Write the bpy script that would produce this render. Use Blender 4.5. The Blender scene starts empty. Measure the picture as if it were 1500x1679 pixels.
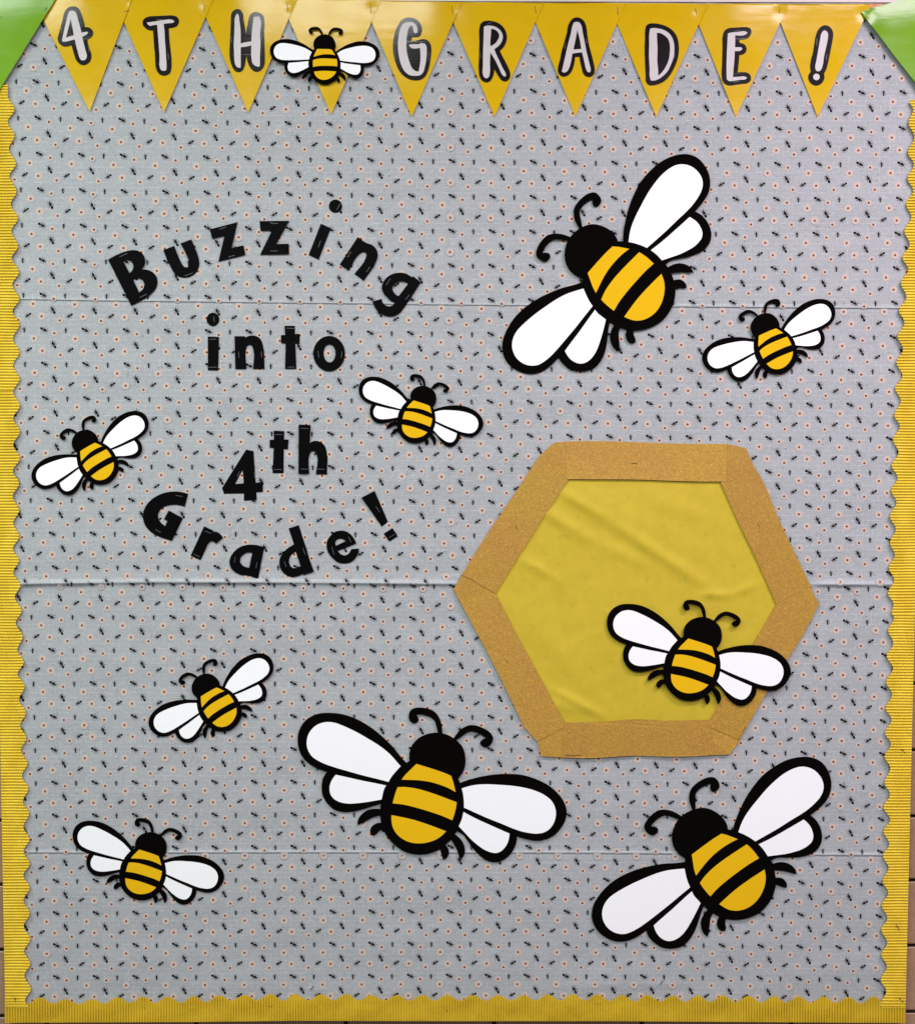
import bpy, math, random
import numpy as np
from mathutils import Vector, Matrix
from mathutils.geometry import tessellate_polygon
rng = np.random.default_rng(7)
random.seed(7)
scene = bpy.context.scene
COL = scene.collection

# ------------------------------------------------------------ camera, light, exposure
# The board is the plane y = 0 and the room is on its -y side. All flat shapes are
# measured on the board in board units "u" (1 u is 1.25 mm at the board's middle).
U = 0.00125
FOC = 1700.0                      # focal length in u-sized image units
TILT = math.atan(0.045 * FOC / 1679.0)
DIST = FOC * math.cos(TILT) * U
ZC = 1.45
cam_d = bpy.data.cameras.new('camera')
cam = bpy.data.objects.new('camera', cam_d)
COL.objects.link(cam)
cam_d.sensor_fit = 'VERTICAL'
cam_d.sensor_height = 24.0
cam_d.lens = FOC / 1679.0 * 24.0
cam_d.clip_start, cam_d.clip_end = 0.05, 60
cam.location = (0, -DIST, ZC)
cam.rotation_euler = (math.radians(90) - TILT, 0, 0)
scene.camera = cam

world = bpy.data.worlds.new('World')
scene.world = world
world.use_nodes = True
world.node_tree.nodes['Background'].inputs[0].default_value = (0.97, 0.99, 1.0, 1)
world.node_tree.nodes['Background'].inputs[1].default_value = 0.17

def lamp(name, loc, rot, size, power, color):
    d = bpy.data.lights.new(name, 'AREA')
    d.shape = 'RECTANGLE'
    d.size, d.size_y = size
    d.energy = power
    d.color = color
    o = bpy.data.objects.new(name, d)
    o.location = loc
    o.rotation_euler = rot
    COL.objects.link(o)
# fluorescent troffers in the ceiling in front of the board
lamp('ceiling_lamp', (-0.43, -1.50, ZC + 1.55), (0, 0, 0), (0.56, 0.5), 17, (0.95, 1.0, 0.96))
lamp('ceiling_lamp', (1.50, -1.25, ZC + 1.55), (0, 0, 0), (1.2, 0.5), 54, (1.0, 0.85, 1.0))
lamp('ceiling_lamp', (-1.9, -1.25, ZC + 1.55), (0, 0, 0), (1.2, 0.5), 43, (0.90, 1.0, 0.95))
lamp('ceiling_lamp', (-1.25, -3.3, ZC + 1.55), (0, 0, 0), (1.2, 0.6), 86, (0.87, 1.0, 0.97))
lamp('ceiling_lamp', (1.25, -3.4, ZC + 1.55), (0, 0, 0), (1.2, 0.6), 86, (1.0, 0.87, 0.985))
scene.view_settings.view_transform = 'Standard'
scene.view_settings.look = 'None'
scene.view_settings.exposure = 0.0
scene.view_settings.gamma = 1.0
scene.view_settings.use_curve_mapping = False

# ------------------------------------------------------------ board coordinates
CT, ST = math.cos(TILT), math.sin(TILT)
AX = (1500 / 1679.0) / (914 / 1024.0)
def P(p, h=0.0):
    """board coordinates (x right, y down) and height h (m) above the board -> world"""
    p = np.asarray(p, float)
    x = (p[..., 0] - 750.0) / AX
    y = p[..., 1] - 839.5
    dy = FOC * CT - y * ST
    dz = -FOC * ST - y * CT
    h = np.asarray(h, float)
    t = (DIST - h) / dy
    return np.stack([x * t, -h + 0 * t, ZC + dz * t], -1)

def Q(o, pts):
    return [(o[0] + a / o[2], o[1] + b / o[2]) for a, b in pts]

def smooth(pts, closed=True, ang=40, n=4):
    """Catmull-Rom through the points, keeping sharp corners"""
    p = [np.array(a, float) for a in pts]
    N = len(p)
    tan = []
    for i in range(N):
        a, b, c = p[i - 1], p[i], p[(i + 1) % N]
        u, v = b - a, c - b
        lu, lv = np.hypot(*u) + 1e-9, np.hypot(*v) + 1e-9
        co = np.clip((u @ v) / (lu * lv), -1, 1)
        if math.degrees(math.acos(co)) > ang or (not closed and i in (0, N - 1)):
            tan.append(None)
        else:
            d = u / lu * lv + v / lv * lu
            tan.append(d / (np.hypot(*d) + 1e-9))
    out = []
    for i in range(N if closed else N - 1):
        a, b = p[i], p[(i + 1) % N]
        L = np.hypot(*(b - a))
        t0, t1 = tan[i], tan[(i + 1) % N]
        out.append(tuple(a))
        if t0 is None and t1 is None:
            continue
        m0 = (b - a) if t0 is None else t0 * L
        m1 = (b - a) if t1 is None else t1 * L
        for k in range(1, n):
            s = k / n
            q = (2*s**3-3*s**2+1)*a + (s**3-2*s**2+s)*m0 + (-2*s**3+3*s**2)*b + (s**3-s**2)*m1
            out.append(tuple(q))
    if not closed:
        out.append(tuple(p[-1]))
    return out

def ellipse(c, rx, ry, n=40):
    return [(c[0] + rx*math.cos(2*math.pi*k/n), c[1] + ry*math.sin(2*math.pi*k/n)) for k in range(n)]

# ------------------------------------------------------------ objects
def mk(name, verts, faces, mat, parent=None, shade=False):
    v = np.asarray(verts, float)
    c = (v.min(0) + v.max(0)) / 2
    me = bpy.data.meshes.new(name)
    me.from_pydata((v - c).tolist(), [], faces)
    me.materials.append(mat)
    if shade:
        me.polygons.foreach_set('use_smooth', [True] * len(me.polygons))
    me.update()
    o = bpy.data.objects.new(name, me)
    COL.objects.link(o)
    o['wc'] = [float(a) for a in c]
    if parent is not None:
        o.parent = parent
        o.location = Vector(c) - Vector(parent['wc'])
    else:
        o.location = c
    return o

def tag(o, label=None, cat=None, group=None, kind=None):
    for k, v in (('label', label), ('category', cat), ('group', group), ('kind', kind)):
        if v:
            o[k] = v
    return o

def empty(name, c):
    o = bpy.data.objects.new(name, None)
    o.empty_display_size = 0.05
    COL.objects.link(o)
    o.location = c
    o['wc'] = [float(a) for a in c]
    return o

def sheet_geo(loops, h1, t, proj=None):
    """flat cut-out with holes: loops of 2-D points; front at height h1 (number or function), thickness t"""
    proj = proj or P
    allp = [q for L in loops for q in L]
    tris = tessellate_polygon([[Vector((a, -b, 0)) for a, b in L] for L in loops])
    arr = np.array(allp)
    hh = h1(arr) if callable(h1) else np.full(len(arr), h1)
    front = proj(arr, hh)
    back = proj(arr, hh - t)
    n = len(arr)
    faces = []
    for a, b, c in tris:
        u, v, w = arr[a], arr[b], arr[c]
        cr = (v[0]-u[0])*(w[1]-u[1]) - (v[1]-u[1])*(w[0]-u[0])
        if abs(cr) < 1e-9:
            continue
        faces.append((a, b, c) if cr < 0 else (a, c, b))
    s = 0
    for k, L in enumerate(loops):
        m = len(L)
        area = sum(L[i][0]*L[(i+1) % m][1] - L[(i+1) % m][0]*L[i][1] for i in range(m))
        flip = (area > 0) == (k == 0)
        for i in range(m):
            a, b = s + i, s + (i+1) % m
            faces.append((a, b, b + n, a + n) if flip else (a, a + n, b + n, b))
        s += m
    return np.vstack([front, back]), faces

def sheet(name, loops, h1, t, mat, parent=None):
    v, f = sheet_geo(loops, h1, t)
    return mk(name, v, f, mat, parent)

def convex_sheet(name, poly, hf, ny, nx, mat, parent=None, t=0.0006):
    """convex outline filled with a fine grid so that it can curl and wrinkle"""
    poly = np.asarray(poly, float)
    y0, y1 = poly[:, 1].min(), poly[:, 1].max()
    ys = sorted(set(list(np.linspace(y0, y1, ny + 1)) + list(poly[:, 1])))
    keep = [ys[0]]
    for y in ys[1:]:
        if y - keep[-1] > 0.05:
            keep.append(y)
    rows = []
    N = len(poly)
    for y in keep:
        xs = []
        for i in range(N):
            a, b = poly[i], poly[(i+1) % N]
            if min(a[1], b[1]) - 0.06 <= y <= max(a[1], b[1]) + 0.06:
                if abs(a[1] - b[1]) < 0.12:
                    xs += [a[0], b[0]]
                else:
                    s = np.clip((y - a[1]) / (b[1] - a[1]), 0, 1)
                    xs.append(a[0] + s*(b[0] - a[0]))
        l, r = min(xs), max(xs)
        if r - l < 0.2:
            l, r = l - 0.1, r + 0.1
        rows.append([(l + (r-l)*k/nx, y) for k in range(nx + 1)])
    g = np.array(rows)
    R = len(rows)
    hh = hf(g[..., 0], g[..., 1])
    v = P(g, hh).reshape(-1, 3)
    idx = lambda i, j: i*(nx+1) + j
    faces = [(idx(i, j), idx(i+1, j), idx(i+1, j+1), idx(i, j+1)) for i in range(R-1) for j in range(nx)]
    ring = [(0, j) for j in range(nx)] + [(i, nx) for i in range(R-1)] + [(R-1, j) for j in range(nx, 0, -1)] + [(i, 0) for i in range(R-1, 0, -1)]
    gp = np.array([g[a] for a in ring]); hr = np.array([hh[a] for a in ring])
    top = P(gp, hr); bot = P(gp, hr - t)
    base = len(v); m = len(ring)
    v = np.vstack([v, top, bot])
    for i in range(m):
        j = (i+1) % m
        faces.append((base+i, base+j, base+m+j, base+m+i))
    o = mk(name, v, faces, mat, parent)
    for p in o.data.polygons:
        p.use_smooth = p.index < len(faces) - m
    return o

def bar_geo(a, b, w, h, lift=0.0004):
    """thin staple-like rectangular bar lying on the surface at height h"""
    a, b = np.array(a, float), np.array(b, float)
    d = (b - a) / (np.hypot(*(b - a)) + 1e-9)
    n = np.array([-d[1], d[0]]) * w / 2
    q = np.array([a - n, b - n, b + n, a + n])
    return np.vstack([P(q, h + lift), P(q, h - lift)]), [(0, 3, 2, 1), (0, 1, 5, 4), (1, 2, 6, 5), (2, 3, 7, 6), (3, 0, 4, 7)]

def staple(parent, a, b, h, mat, w=1.5):
    v, f = bar_geo(a, b, w, h)
    return mk('staple', v, f, mat, parent)

# ------------------------------------------------------------ materials
def lin(r, g, b, k=1.0):
    f = lambda c: ((c/255 + 0.055)/1.055)**2.4 if c > 10 else c/255/12.92
    return (f(r)*k, f(g)*k, f(b)*k, 1)

class NT:
    def __init__(self, name, col, rough=0.6, spec=0.3):
        self.m = bpy.data.materials.new(name)
        self.m.use_nodes = True
        self.t = self.m.node_tree
        self.b = self.t.nodes['Principled BSDF']
        self.b.inputs['Base Color'].default_value = col
        self.b.inputs['Roughness'].default_value = rough
        self.b.inputs['Specular IOR Level'].default_value = spec
    def n(self, typ, **kw):
        o = self.t.nodes.new(typ)
        for k, v in kw.items():
            if k in o.inputs:
                o.inputs[k].default_value = v
            else:
                setattr(o, k, v)
        return o
    def l(self, a, b):
        self.t.links.new(a, b)
    def coords(self, scale=(1, 1, 1)):
        c = self.n('ShaderNodeNewGeometry')
        m = self.n('ShaderNodeMapping')
        m.inputs['Scale'].default_value = scale
        self.l(c.outputs['Position'], m.inputs['Vector'])
        return m.outputs[0]
    def noise(self, scale, detail=2, rough=0.5, vec=None, vscale=(1, 1, 1)):
        o = self.n('ShaderNodeTexNoise')
        o.inputs['Scale'].default_value = scale
        o.inputs['Detail'].default_value = detail
        o.inputs['Roughness'].default_value = rough
        self.l(vec or self.coords(vscale), o.inputs['Vector'])
        return o.outputs['Fac']
    def ramp(self, fac, stops):
        o = self.n('ShaderNodeValToRGB')
        e = o.color_ramp.elements
        while len(e) < len(stops):
            e.new(0.5)
        for k, (p, c) in enumerate(stops):
            e[k].position = p
            e[k].color = c if len(c) == 4 else (*c, 1)
        self.l(fac, o.inputs[0])
        return o.outputs[0]
    def mix(self, fac, a, b, mode='MIX'):
        o = self.n('ShaderNodeMix', data_type='RGBA', blend_type=mode)
        for s, v in ((0, fac), (6, a), (7, b)):
            if hasattr(v, 'links'):
                self.l(v, o.inputs[s])
            else:
                o.inputs[s].default_value = v
        return o.outputs[2]
    def color(self, s):
        self.l(s, self.b.inputs['Base Color'])
    def bump(self, h, strength=0.2, dist=0.001):
        o = self.n('ShaderNodeBump')
        o.inputs['Strength'].default_value = strength
        o.inputs['Distance'].default_value = dist
        self.l(h, o.inputs['Height'])
        self.l(o.outputs[0], self.b.inputs['Normal'])

def gray(v):
    return (v, v, v, 1)

# printed cotton: slubby horizontal weave and a faint white comb print
FAB = (0.392, 0.407, 0.414)
def fabric_mat():
    m = NT('printed_cotton', (*FAB, 1), 0.85, 0.1)
    slub = m.noise(60, 3, 0.6, vscale=(0.35, 1, 3.2))
    fine = m.noise(420, 2, 0.6, vscale=(0.6, 1, 1.3))
    c = m.mix(1.0, m.ramp(slub, [(0.3, gray(0.95)), (0.7, gray(1.05))]), m.ramp(fine, [(0.3, gray(0.88)), (0.7, gray(1.12))]), 'MULTIPLY')
    sep = m.n('ShaderNodeSeparateXYZ'); m.l(m.coords(), sep.inputs[0])
    cmb = m.n('ShaderNodeCombineXYZ'); m.l(sep.outputs[0], cmb.inputs[0]); m.l(sep.outputs[2], cmb.inputs[1])
    br = m.n('ShaderNodeTexBrick')
    m.l(cmb.outputs[0], br.inputs['Vector'])
    br.inputs['Color1'].default_value = gray(1.0); br.inputs['Color2'].default_value = gray(0.97)
    br.inputs['Mortar'].default_value = gray(1.30)
    br.inputs['Scale'].default_value = 1.0
    br.inputs['Mortar Size'].default_value = 0.0007
    br.inputs['Mortar Smooth'].default_value = 0.4
    br.inputs['Brick Width'].default_value = 0.0205
    br.inputs['Row Height'].default_value = 0.0102
    c = m.mix(m.ramp(m.noise(70, 2, 0.6), [(0.42, gray(0)), (0.62, gray(1))]), c, m.mix(1.0, c, br.outputs['Color'], 'MULTIPLY'))
    # sparse printed specks
    sp = m.noise(330, 1, 0.5)
    sp2 = m.noise(38, 1, 0.5)
    mm = m.n('ShaderNodeMath', operation='MULTIPLY'); m.l(m.ramp(sp, [(0.66, gray(0)), (0.71, gray(1))]), mm.inputs[0]); m.l(m.ramp(sp2, [(0.52, gray(0)), (0.6, gray(1))]), mm.inputs[1])
    c = m.mix(mm.outputs[0], c, gray(0.45))
    c = m.mix(1.0, c, (*FAB, 1), 'MULTIPLY')
    m.color(c)
    m.bump(fine, 0.12, 0.0006)
    return m.m
M_FAB = fabric_mat()
M_ANT = NT('ant_print_black', (0.008, 0.007, 0.0075, 1), 0.8, 0.1).m
M_LEG = NT('ant_leg_print', (0.04, 0.028, 0.028, 1), 0.8, 0.1).m
M_DOT = NT('flower_centre_print', (0.175, 0.058, 0.024, 1), 0.8, 0.1).m
M_HALO = NT('flower_halo_print', (0.478, 0.445, 0.422, 1), 0.85, 0.1).m
M_PET = NT('flower_petal_print', (0.62, 0.485, 0.41, 1), 0.85, 0.1).m

def paper_mat(name, col, rough, spec, var=0.06, scale=70, bump=0.06):
    m = NT(name, col, rough, spec)
    f = m.noise(scale, 4, 0.6)
    m.color(m.mix(1.0, m.ramp(f, [(0.3, gray(1 - var)), (0.7, gray(1 + var))]), col, 'MULTIPLY'))
    g = m.noise(260, 2, 0.6)
    m.bump(g, bump, 0.0008)
    return m.m
M_BLACK = paper_mat('black_card', (0.0026, 0.0023, 0.0025, 1), 0.5, 0.03, 0.2, 200, 0.1)
M_BEEBLK = paper_mat('bee_black_card', (0.0022, 0.0014, 0.0012, 1), 0.9, 0.03, 0.1, 200, 0.02)
M_WHITE = paper_mat('bee_white_paper', (0.93, 0.93, 0.93, 1), 0.75, 0.15, 0.01, 40, 0.02)
M_BEEYEL = paper_mat('bee_yellow_paper', (0.80, 0.467, 0.006, 1), 0.8, 0.1, 0.015, 40, 0.02)
M_LETBLK = paper_mat('letter_black_gloss', (0.0085, 0.0066, 0.0074, 1), 0.14, 0.2, 0.15, 90, 0.05)
M_LETWHT = paper_mat('letter_white_print', (0.57, 0.52, 0.515, 1), 0.42, 0.4, 0.035, 60, 0.03)
M_STAPLE = NT('steel_staple', (0.10, 0.10, 0.105, 1), 0.4, 0.5).m
M_STAPLE_G = NT('gilt_staple', (0.17, 0.09, 0.03, 1), 0.5, 0.4).m
M_STAPLE_D = NT('dark_steel_staple', (0.05, 0.045, 0.035, 1), 0.5, 0.4).m
def pennant_mat(name, col, bump):
    m = NT(name, col, 0.14, 0.24)
    f = m.noise(24, 3, 0.55)
    m.color(m.mix(1.0, m.ramp(f, [(0.3, gray(0.965)), (0.7, gray(1.03))]), col, 'MULTIPLY'))
    w = m.noise(26, 3, 0.55, vscale=(0.5, 1, 2.0))
    m.bump(w, bump, 0.004)
    rr = m.noise(15, 2, 0.5)
    m.l(m.ramp(rr, [(0.3, gray(0.10)), (0.7, gray(0.17))]), m.b.inputs['Roughness'])
    return m.m
M_PENY = pennant_mat('yellow_gloss_card', (0.65, 0.405, 0.003, 1), 0.05)
M_PENG = pennant_mat('green_gloss_card', (0.165, 0.35, 0.012, 1), 0.05)
M_BORD = paper_mat('corrugated_yellow_card', (0.73, 0.52, 0.034, 1), 0.5, 0.3, 0.07, 45, 0.1)
def hex_mat():
    m = NT('yellow_craft_paper', (0.45, 0.36, 0.035, 1), 0.62, 0.25)
    a = m.noise(30, 5, 0.65)
    b = m.noise(48, 3, 0.6)
    c = m.mix(m.ramp(b, [(0.60, gray(0)), (0.74, gray(0.55))]), m.ramp(a, [(0.25, (0.525, 0.39, 0.024)), (0.75, (0.61, 0.45, 0.034))]), (0.43, 0.335, 0.026, 1))
    m.color(c)
    m.bump(a, 0.12, 0.0015)
    return m.m
M_HEX = hex_mat()
def glitter_mat():
    m = NT('gold_glitter_card', (0.4, 0.24, 0.05, 1), 0.55, 0.35)
    v = m.n('ShaderNodeTexVoronoi'); v.inputs['Scale'].default_value = 520
    m.l(m.coords(), v.inputs['Vector'])
    s = m.n('ShaderNodeSeparateColor'); m.l(v.outputs['Color'], s.inputs[0])
    big = m.noise(9, 3, 0.5)
    base = m.mix(m.ramp(big, [(0.35, gray(0)), (0.68, gray(1))]), (0.455, 0.242, 0.045, 1), (0.465, 0.27, 0.036, 1))
    g = m.ramp(s.outputs[0], [(0.0, gray(0.8)), (0.35, gray(0.95)), (0.8, gray(1.08)), (0.94, gray(1.2)), (1.0, gray(1.45))])
    oi = m.n('ShaderNodeObjectInfo')
    base = m.mix(1.0, base, m.ramp(oi.outputs['Random'], [(0.0, (0.90, 0.88, 0.86)), (1.0, (1.06, 1.05, 1.03))]), 'MULTIPLY')
    m.color(m.mix(1.0, base, g, 'MULTIPLY'))
    m.bump(s.outputs[1], 0.25, 0.0007)
    return m.m
M_GOLD = glitter_mat()
def tile_mat():
    m = NT('glazed_wall_block', (0.30, 0.175, 0.105, 1), 0.35, 0.4)
    a = m.noise(14, 4, 0.6); b = m.noise(150, 2, 0.5)
    c = m.mix(1.0, m.ramp(a, [(0.3, (0.35, 0.205, 0.13)), (0.7, (0.42, 0.25, 0.145))]), m.ramp(b, [(0.35, gray(0.92)), (0.65, gray(1.06))]), 'MULTIPLY')
    m.color(c)
    return m.m
M_TILE = tile_mat()
M_MORT = paper_mat('dark_mortar', (0.05, 0.032, 0.027, 1), 0.9, 0.1, 0.25, 60, 0.3)
M_RAIL = paper_mat('off_white_rail_paint', (0.66, 0.58, 0.545, 1), 0.5, 0.35, 0.05, 80, 0.15)
def orange_mat():
    m = NT('orange_patterned_strip', (0.62, 0.2, 0.1, 1), 0.5, 0.3)
    f = m.noise(260, 2, 0.6)
    m.color(m.ramp(f, [(0.4, (0.55, 0.12, 0.05)), (0.6, (0.72, 0.36, 0.22))]))
    return m.m
M_ORNG = orange_mat()
M_CORK = paper_mat('board_edge', (0.13, 0.075, 0.03, 1), 0.8, 0.1, 0.2, 60, 0.2)

# ------------------------------------------------------------ wall, board, rail
wall_v = np.vstack([P([(-900, -700), (2400, -700), (2400, 2500), (-900, 2500)], -0.034)])
wall = tag(mk('wall', wall_v, [(0, 3, 2, 1)], M_MORT), kind='structure')
JR = [-56, 51, 158, 265, 372, 479, 586, 693, 800, 906.5, 1013.5, 1120.5, 1229.5, 1338, 1443, 1550, 1658.5, 1766]
def jy(k, x):
    return JR[k] + 7.0 * (1 - x / 1500.0)
def block(x0, x1, k):
    gx, gy = 3.4, 2.6
    q = [(x0+gx, jy(k, x0)+gy), (x1-gx, jy(k, x1)+gy), (x1-gx, jy(k+1, x1)-gy), (x0+gx, jy(k+1, x0)-gy)]
    cx, cy = (x0+x1)/2, sum(p[1] for p in q)/4
    ins = [(a + (1.6 if a < cx else -1.6), b + (1.6 if b < cy else -1.6)) for a, b in q]
    dz = random.uniform(-0.0006, 0.0006)
    v = np.vstack([P(ins, -0.022 + dz), P(q, -0.0235 + dz), P(q, -0.0345)])
    f = [(0, 3, 2, 1)] + [(i, (i+1) % 4, 4+(i+1) % 4, 4+i) for i in range(4)] + [(4+i, 4+(i+1) % 4, 8+(i+1) % 4, 8+i) for i in range(4)]
    mk('brick', v, f, M_TILE, wall)
JX = [-168, 77, 321.5, 567, 810, 1052, 1297, 1542]
for i in range(7):
    block(JX[i], JX[i+1], 16)
for k in range(16):
    o = 0 if k % 2 == 0 else 122
    block(-290 + o, -45 + o, k)
    if o == 0:
        block(-45, 199, k)
    block(1420 + (0 if k % 2 == 0 else -122), 1664 + (0 if k % 2 == 0 else -122), k)
board_poly = [(-9, -2), (1508, -2), (1479, 1672), (12, 1672)]
bp = tag(sheet('bulletin_board', [board_poly], -0.0035, 0.0175, M_CORK), 'wall mounted bulletin board panel carrying the whole bee display', 'bulletin board')
tag(sheet('board_rail', [[(-120, -60), (1620, -60), (1620, 4.4), (-120, -0.5)]], 0.0022, 0.006, M_RAIL), 'off white painted rail running along the top edge of the bulletin board', 'rail')
tag(sheet('orange_strip', [[(1405, 6.2), (1600, 6.4), (1600, 12.2), (1405, 12.6)]], 0.0018, 0.0008, M_ORNG), 'narrow orange patterned border strip peeking out beside the green pennant', 'border strip')

# ------------------------------------------------------------ fabric with folds
def pw(xs, ys):
    return lambda x: np.interp(x, xs, ys)
SEAM = [pw([0, 30, 160, 420, 700, 830, 1130, 1380, 1480], [489.6, 490, 492.3, 495.5, 498.6, 500, 502.4, 504.4, 505.2]),
        pw([0, 32, 60, 250, 450, 600, 680, 760, 1320, 1460], [957.6, 957.4, 956.6, 954.2, 954.6, 955.8, 956.6, 956.8, 957.8, 958]),
        pw([0, 45, 135, 470, 960, 1250, 1340, 1450], [1397.2, 1397.4, 1398, 1397.3, 1398, 1400.5, 1401.4, 1402.2])]
CREASE = [  # x0,y0,x1,y1, height(mm), width
    (149, 165, 153, 330, 1.3, 1.3), (153, 320, 156, 498, 1.0, 1.3), (736, 120, 735, 520, 1.5, 1.3), (735, 480, 733, 1010, 1.6, 1.3),
    (285, 374, 350, 384, 0.7, 2.2), (400, 385, 425, 420, 0.6, 3), (566, 333, 590, 342, 0.7, 2.5), (525, 415, 560, 425, 0.5, 3),
    (52, 362, 96, 370, 0.5, 1.8), (430, 210, 432, 260, 0.5, 2), (425, 245, 428, 300, 0.5, 3), (505, 1625, 535, 1622, 2.2, 4.5),
    (1050, 1616, 1120, 1612, 1.6, 5), (920, 1618, 1050, 1614, 1.0, 4), (75, 1000, 80, 1022, 0.5, 1.8), (80, 1022, 115, 1020, 0.5, 1.8),
    (735, 1404, 830, 1422, 0.6, 2.2), (1384, 1025, 1412, 1018, 0.5, 2), (732, 946.5, 756, 946.5, 2.0, 2.4), (30, 985, 260, 979, 0.6, 3),
    (300, 925, 360, 920, 0.6, 4), (230, 860, 255, 885, 0.7, 3), (330, 910, 350, 905, 0.7, 3), (900, 420, 920, 425, 0.6, 3), (1030, 577, 1062, 574, 0.6, 2),
    (140, 1610, 300, 1605, 1.0, 6), (1218, 1580, 1235, 1600, 0.7, 3), (1425, 1580, 1436, 1625, 0.9, 4), (60, 110, 72, 80, 0.8, 3), (190, 110, 205, 135, 0.6, 3)]
W = [(rng.uniform(0.008, 0.05), rng.uniform(0.008, 0.05), rng.uniform(0, 6.28), rng.uniform(0.22, 0.55)) for _ in range(9)]
def H(x, y):
    """height of the cloth above the board, metres"""
    x = np.asarray(x, float); y = np.asarray(y, float)
    h = np.zeros_like(x + y)
    for a, b, c, d in W:
        h = h + d * np.sin(a*x + b*y + c) * np.sin(b*x*0.7 - a*y + 2*c)
    for k in (0, 2):
        d = y - SEAM[k](x)
        h = h + np.where(d < 0, 2.0*np.exp(-(d/2.6)**2), 2.0*np.exp(-(d/1.3)**2)) - 0.35*np.exp(-((d-2.6)/1.4)**2)
    d = y - SEAM[1](x)
    am = 1 + 0.22*np.sin(x*0.021) + 0.15*np.sin(x*0.06)
    under = np.clip((x - 738)/14, 0, 1)*np.clip((1346 - x)/14, 0, 1)
    am = am*(1 - 0.78*under)*np.clip((x - 22)/16, 0, 1)*np.clip((1474 - x)/14, 0, 1)
    h = h + am*(np.where(d < 0, 4.6*np.exp(-(d/3.6)**2) + 1.4*np.exp(-(d/14.)**2), 4.6*np.exp(-(d/3.4)**2) + 1.4*np.exp(-(d/11.)**2)))
    for x0, y0, x1, y1, hh, w in CREASE:
        dx, dy = x1-x0, y1-y0
        L2 = dx*dx + dy*dy
        t = np.clip(((x-x0)*dx + (y-y0)*dy)/L2, 0, 1)
        r2 = (x - x0 - t*dx)**2 + (y - y0 - t*dy)**2
        h = h + hh*np.exp(-r2/(w*w))*(0.35 + 0.65*np.sin(np.pi*np.clip(t, 0.02, 0.98)))
    return h * 0.001

offs = [-14, -10, -7, -5, -3.8, -2.8, -2, -1.3, -0.6, 0, 0.6, 1.2, 1.9, 2.7, 3.6, 4.8, 6.5, 9, 13]
xs = np.array(sorted(set(list(np.arange(-6, 1504, 5.0)) + [c + d for c in (150, 153, 156, 735) for d in (-3, -2, -1, 0, 1, 2, 3)])))
rows = []
bounds = [lambda x: np.full_like(x, 2.0)] + SEAM + [lambda x: np.full_like(x, 1664.0)]
for k in range(4):
    lo = bounds[k](xs) + (13 if k > 0 else 0)
    hi = bounds[k+1](xs) - (14 if k < 3 else 0)
    n = int(np.mean(hi - lo) / 5.0)
    for i in range(n):
        rows.append(lo + (hi - lo) * ((i + (0.5 if k > 0 else 0)) / n))
    if k < 3:
        for o in offs:
            rows.append(bounds[k+1](xs) + o)
rows.append(bounds[4](xs))
gy = np.array(rows); gx = np.broadcast_to(xs, gy.shape)
def edgefit(y):
    f = np.clip(y/1672.0, 0, 1)
    return -4 + f*16, 1503 - f*26
l, r = edgefit(gy)
gx = l + (gx - xs[0]) / (xs[-1] - xs[0]) * (r - l)
FV = P(np.stack([gx, gy], -1), H(gx, gy)).reshape(-1, 3)
R, C = gy.shape
ii = (np.arange(R-1)[:, None]*C + np.arange(C-1)[None, :]).ravel()
FF = np.stack([ii, ii+C, ii+C+1, ii+1], -1).tolist()
fabric = mk('fabric_backing', FV, FF, M_FAB, None, True)
tag(fabric, 'pale grey cotton fabric printed with small black ants and peach flowers, creased into horizontal folds', 'fabric')

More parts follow.
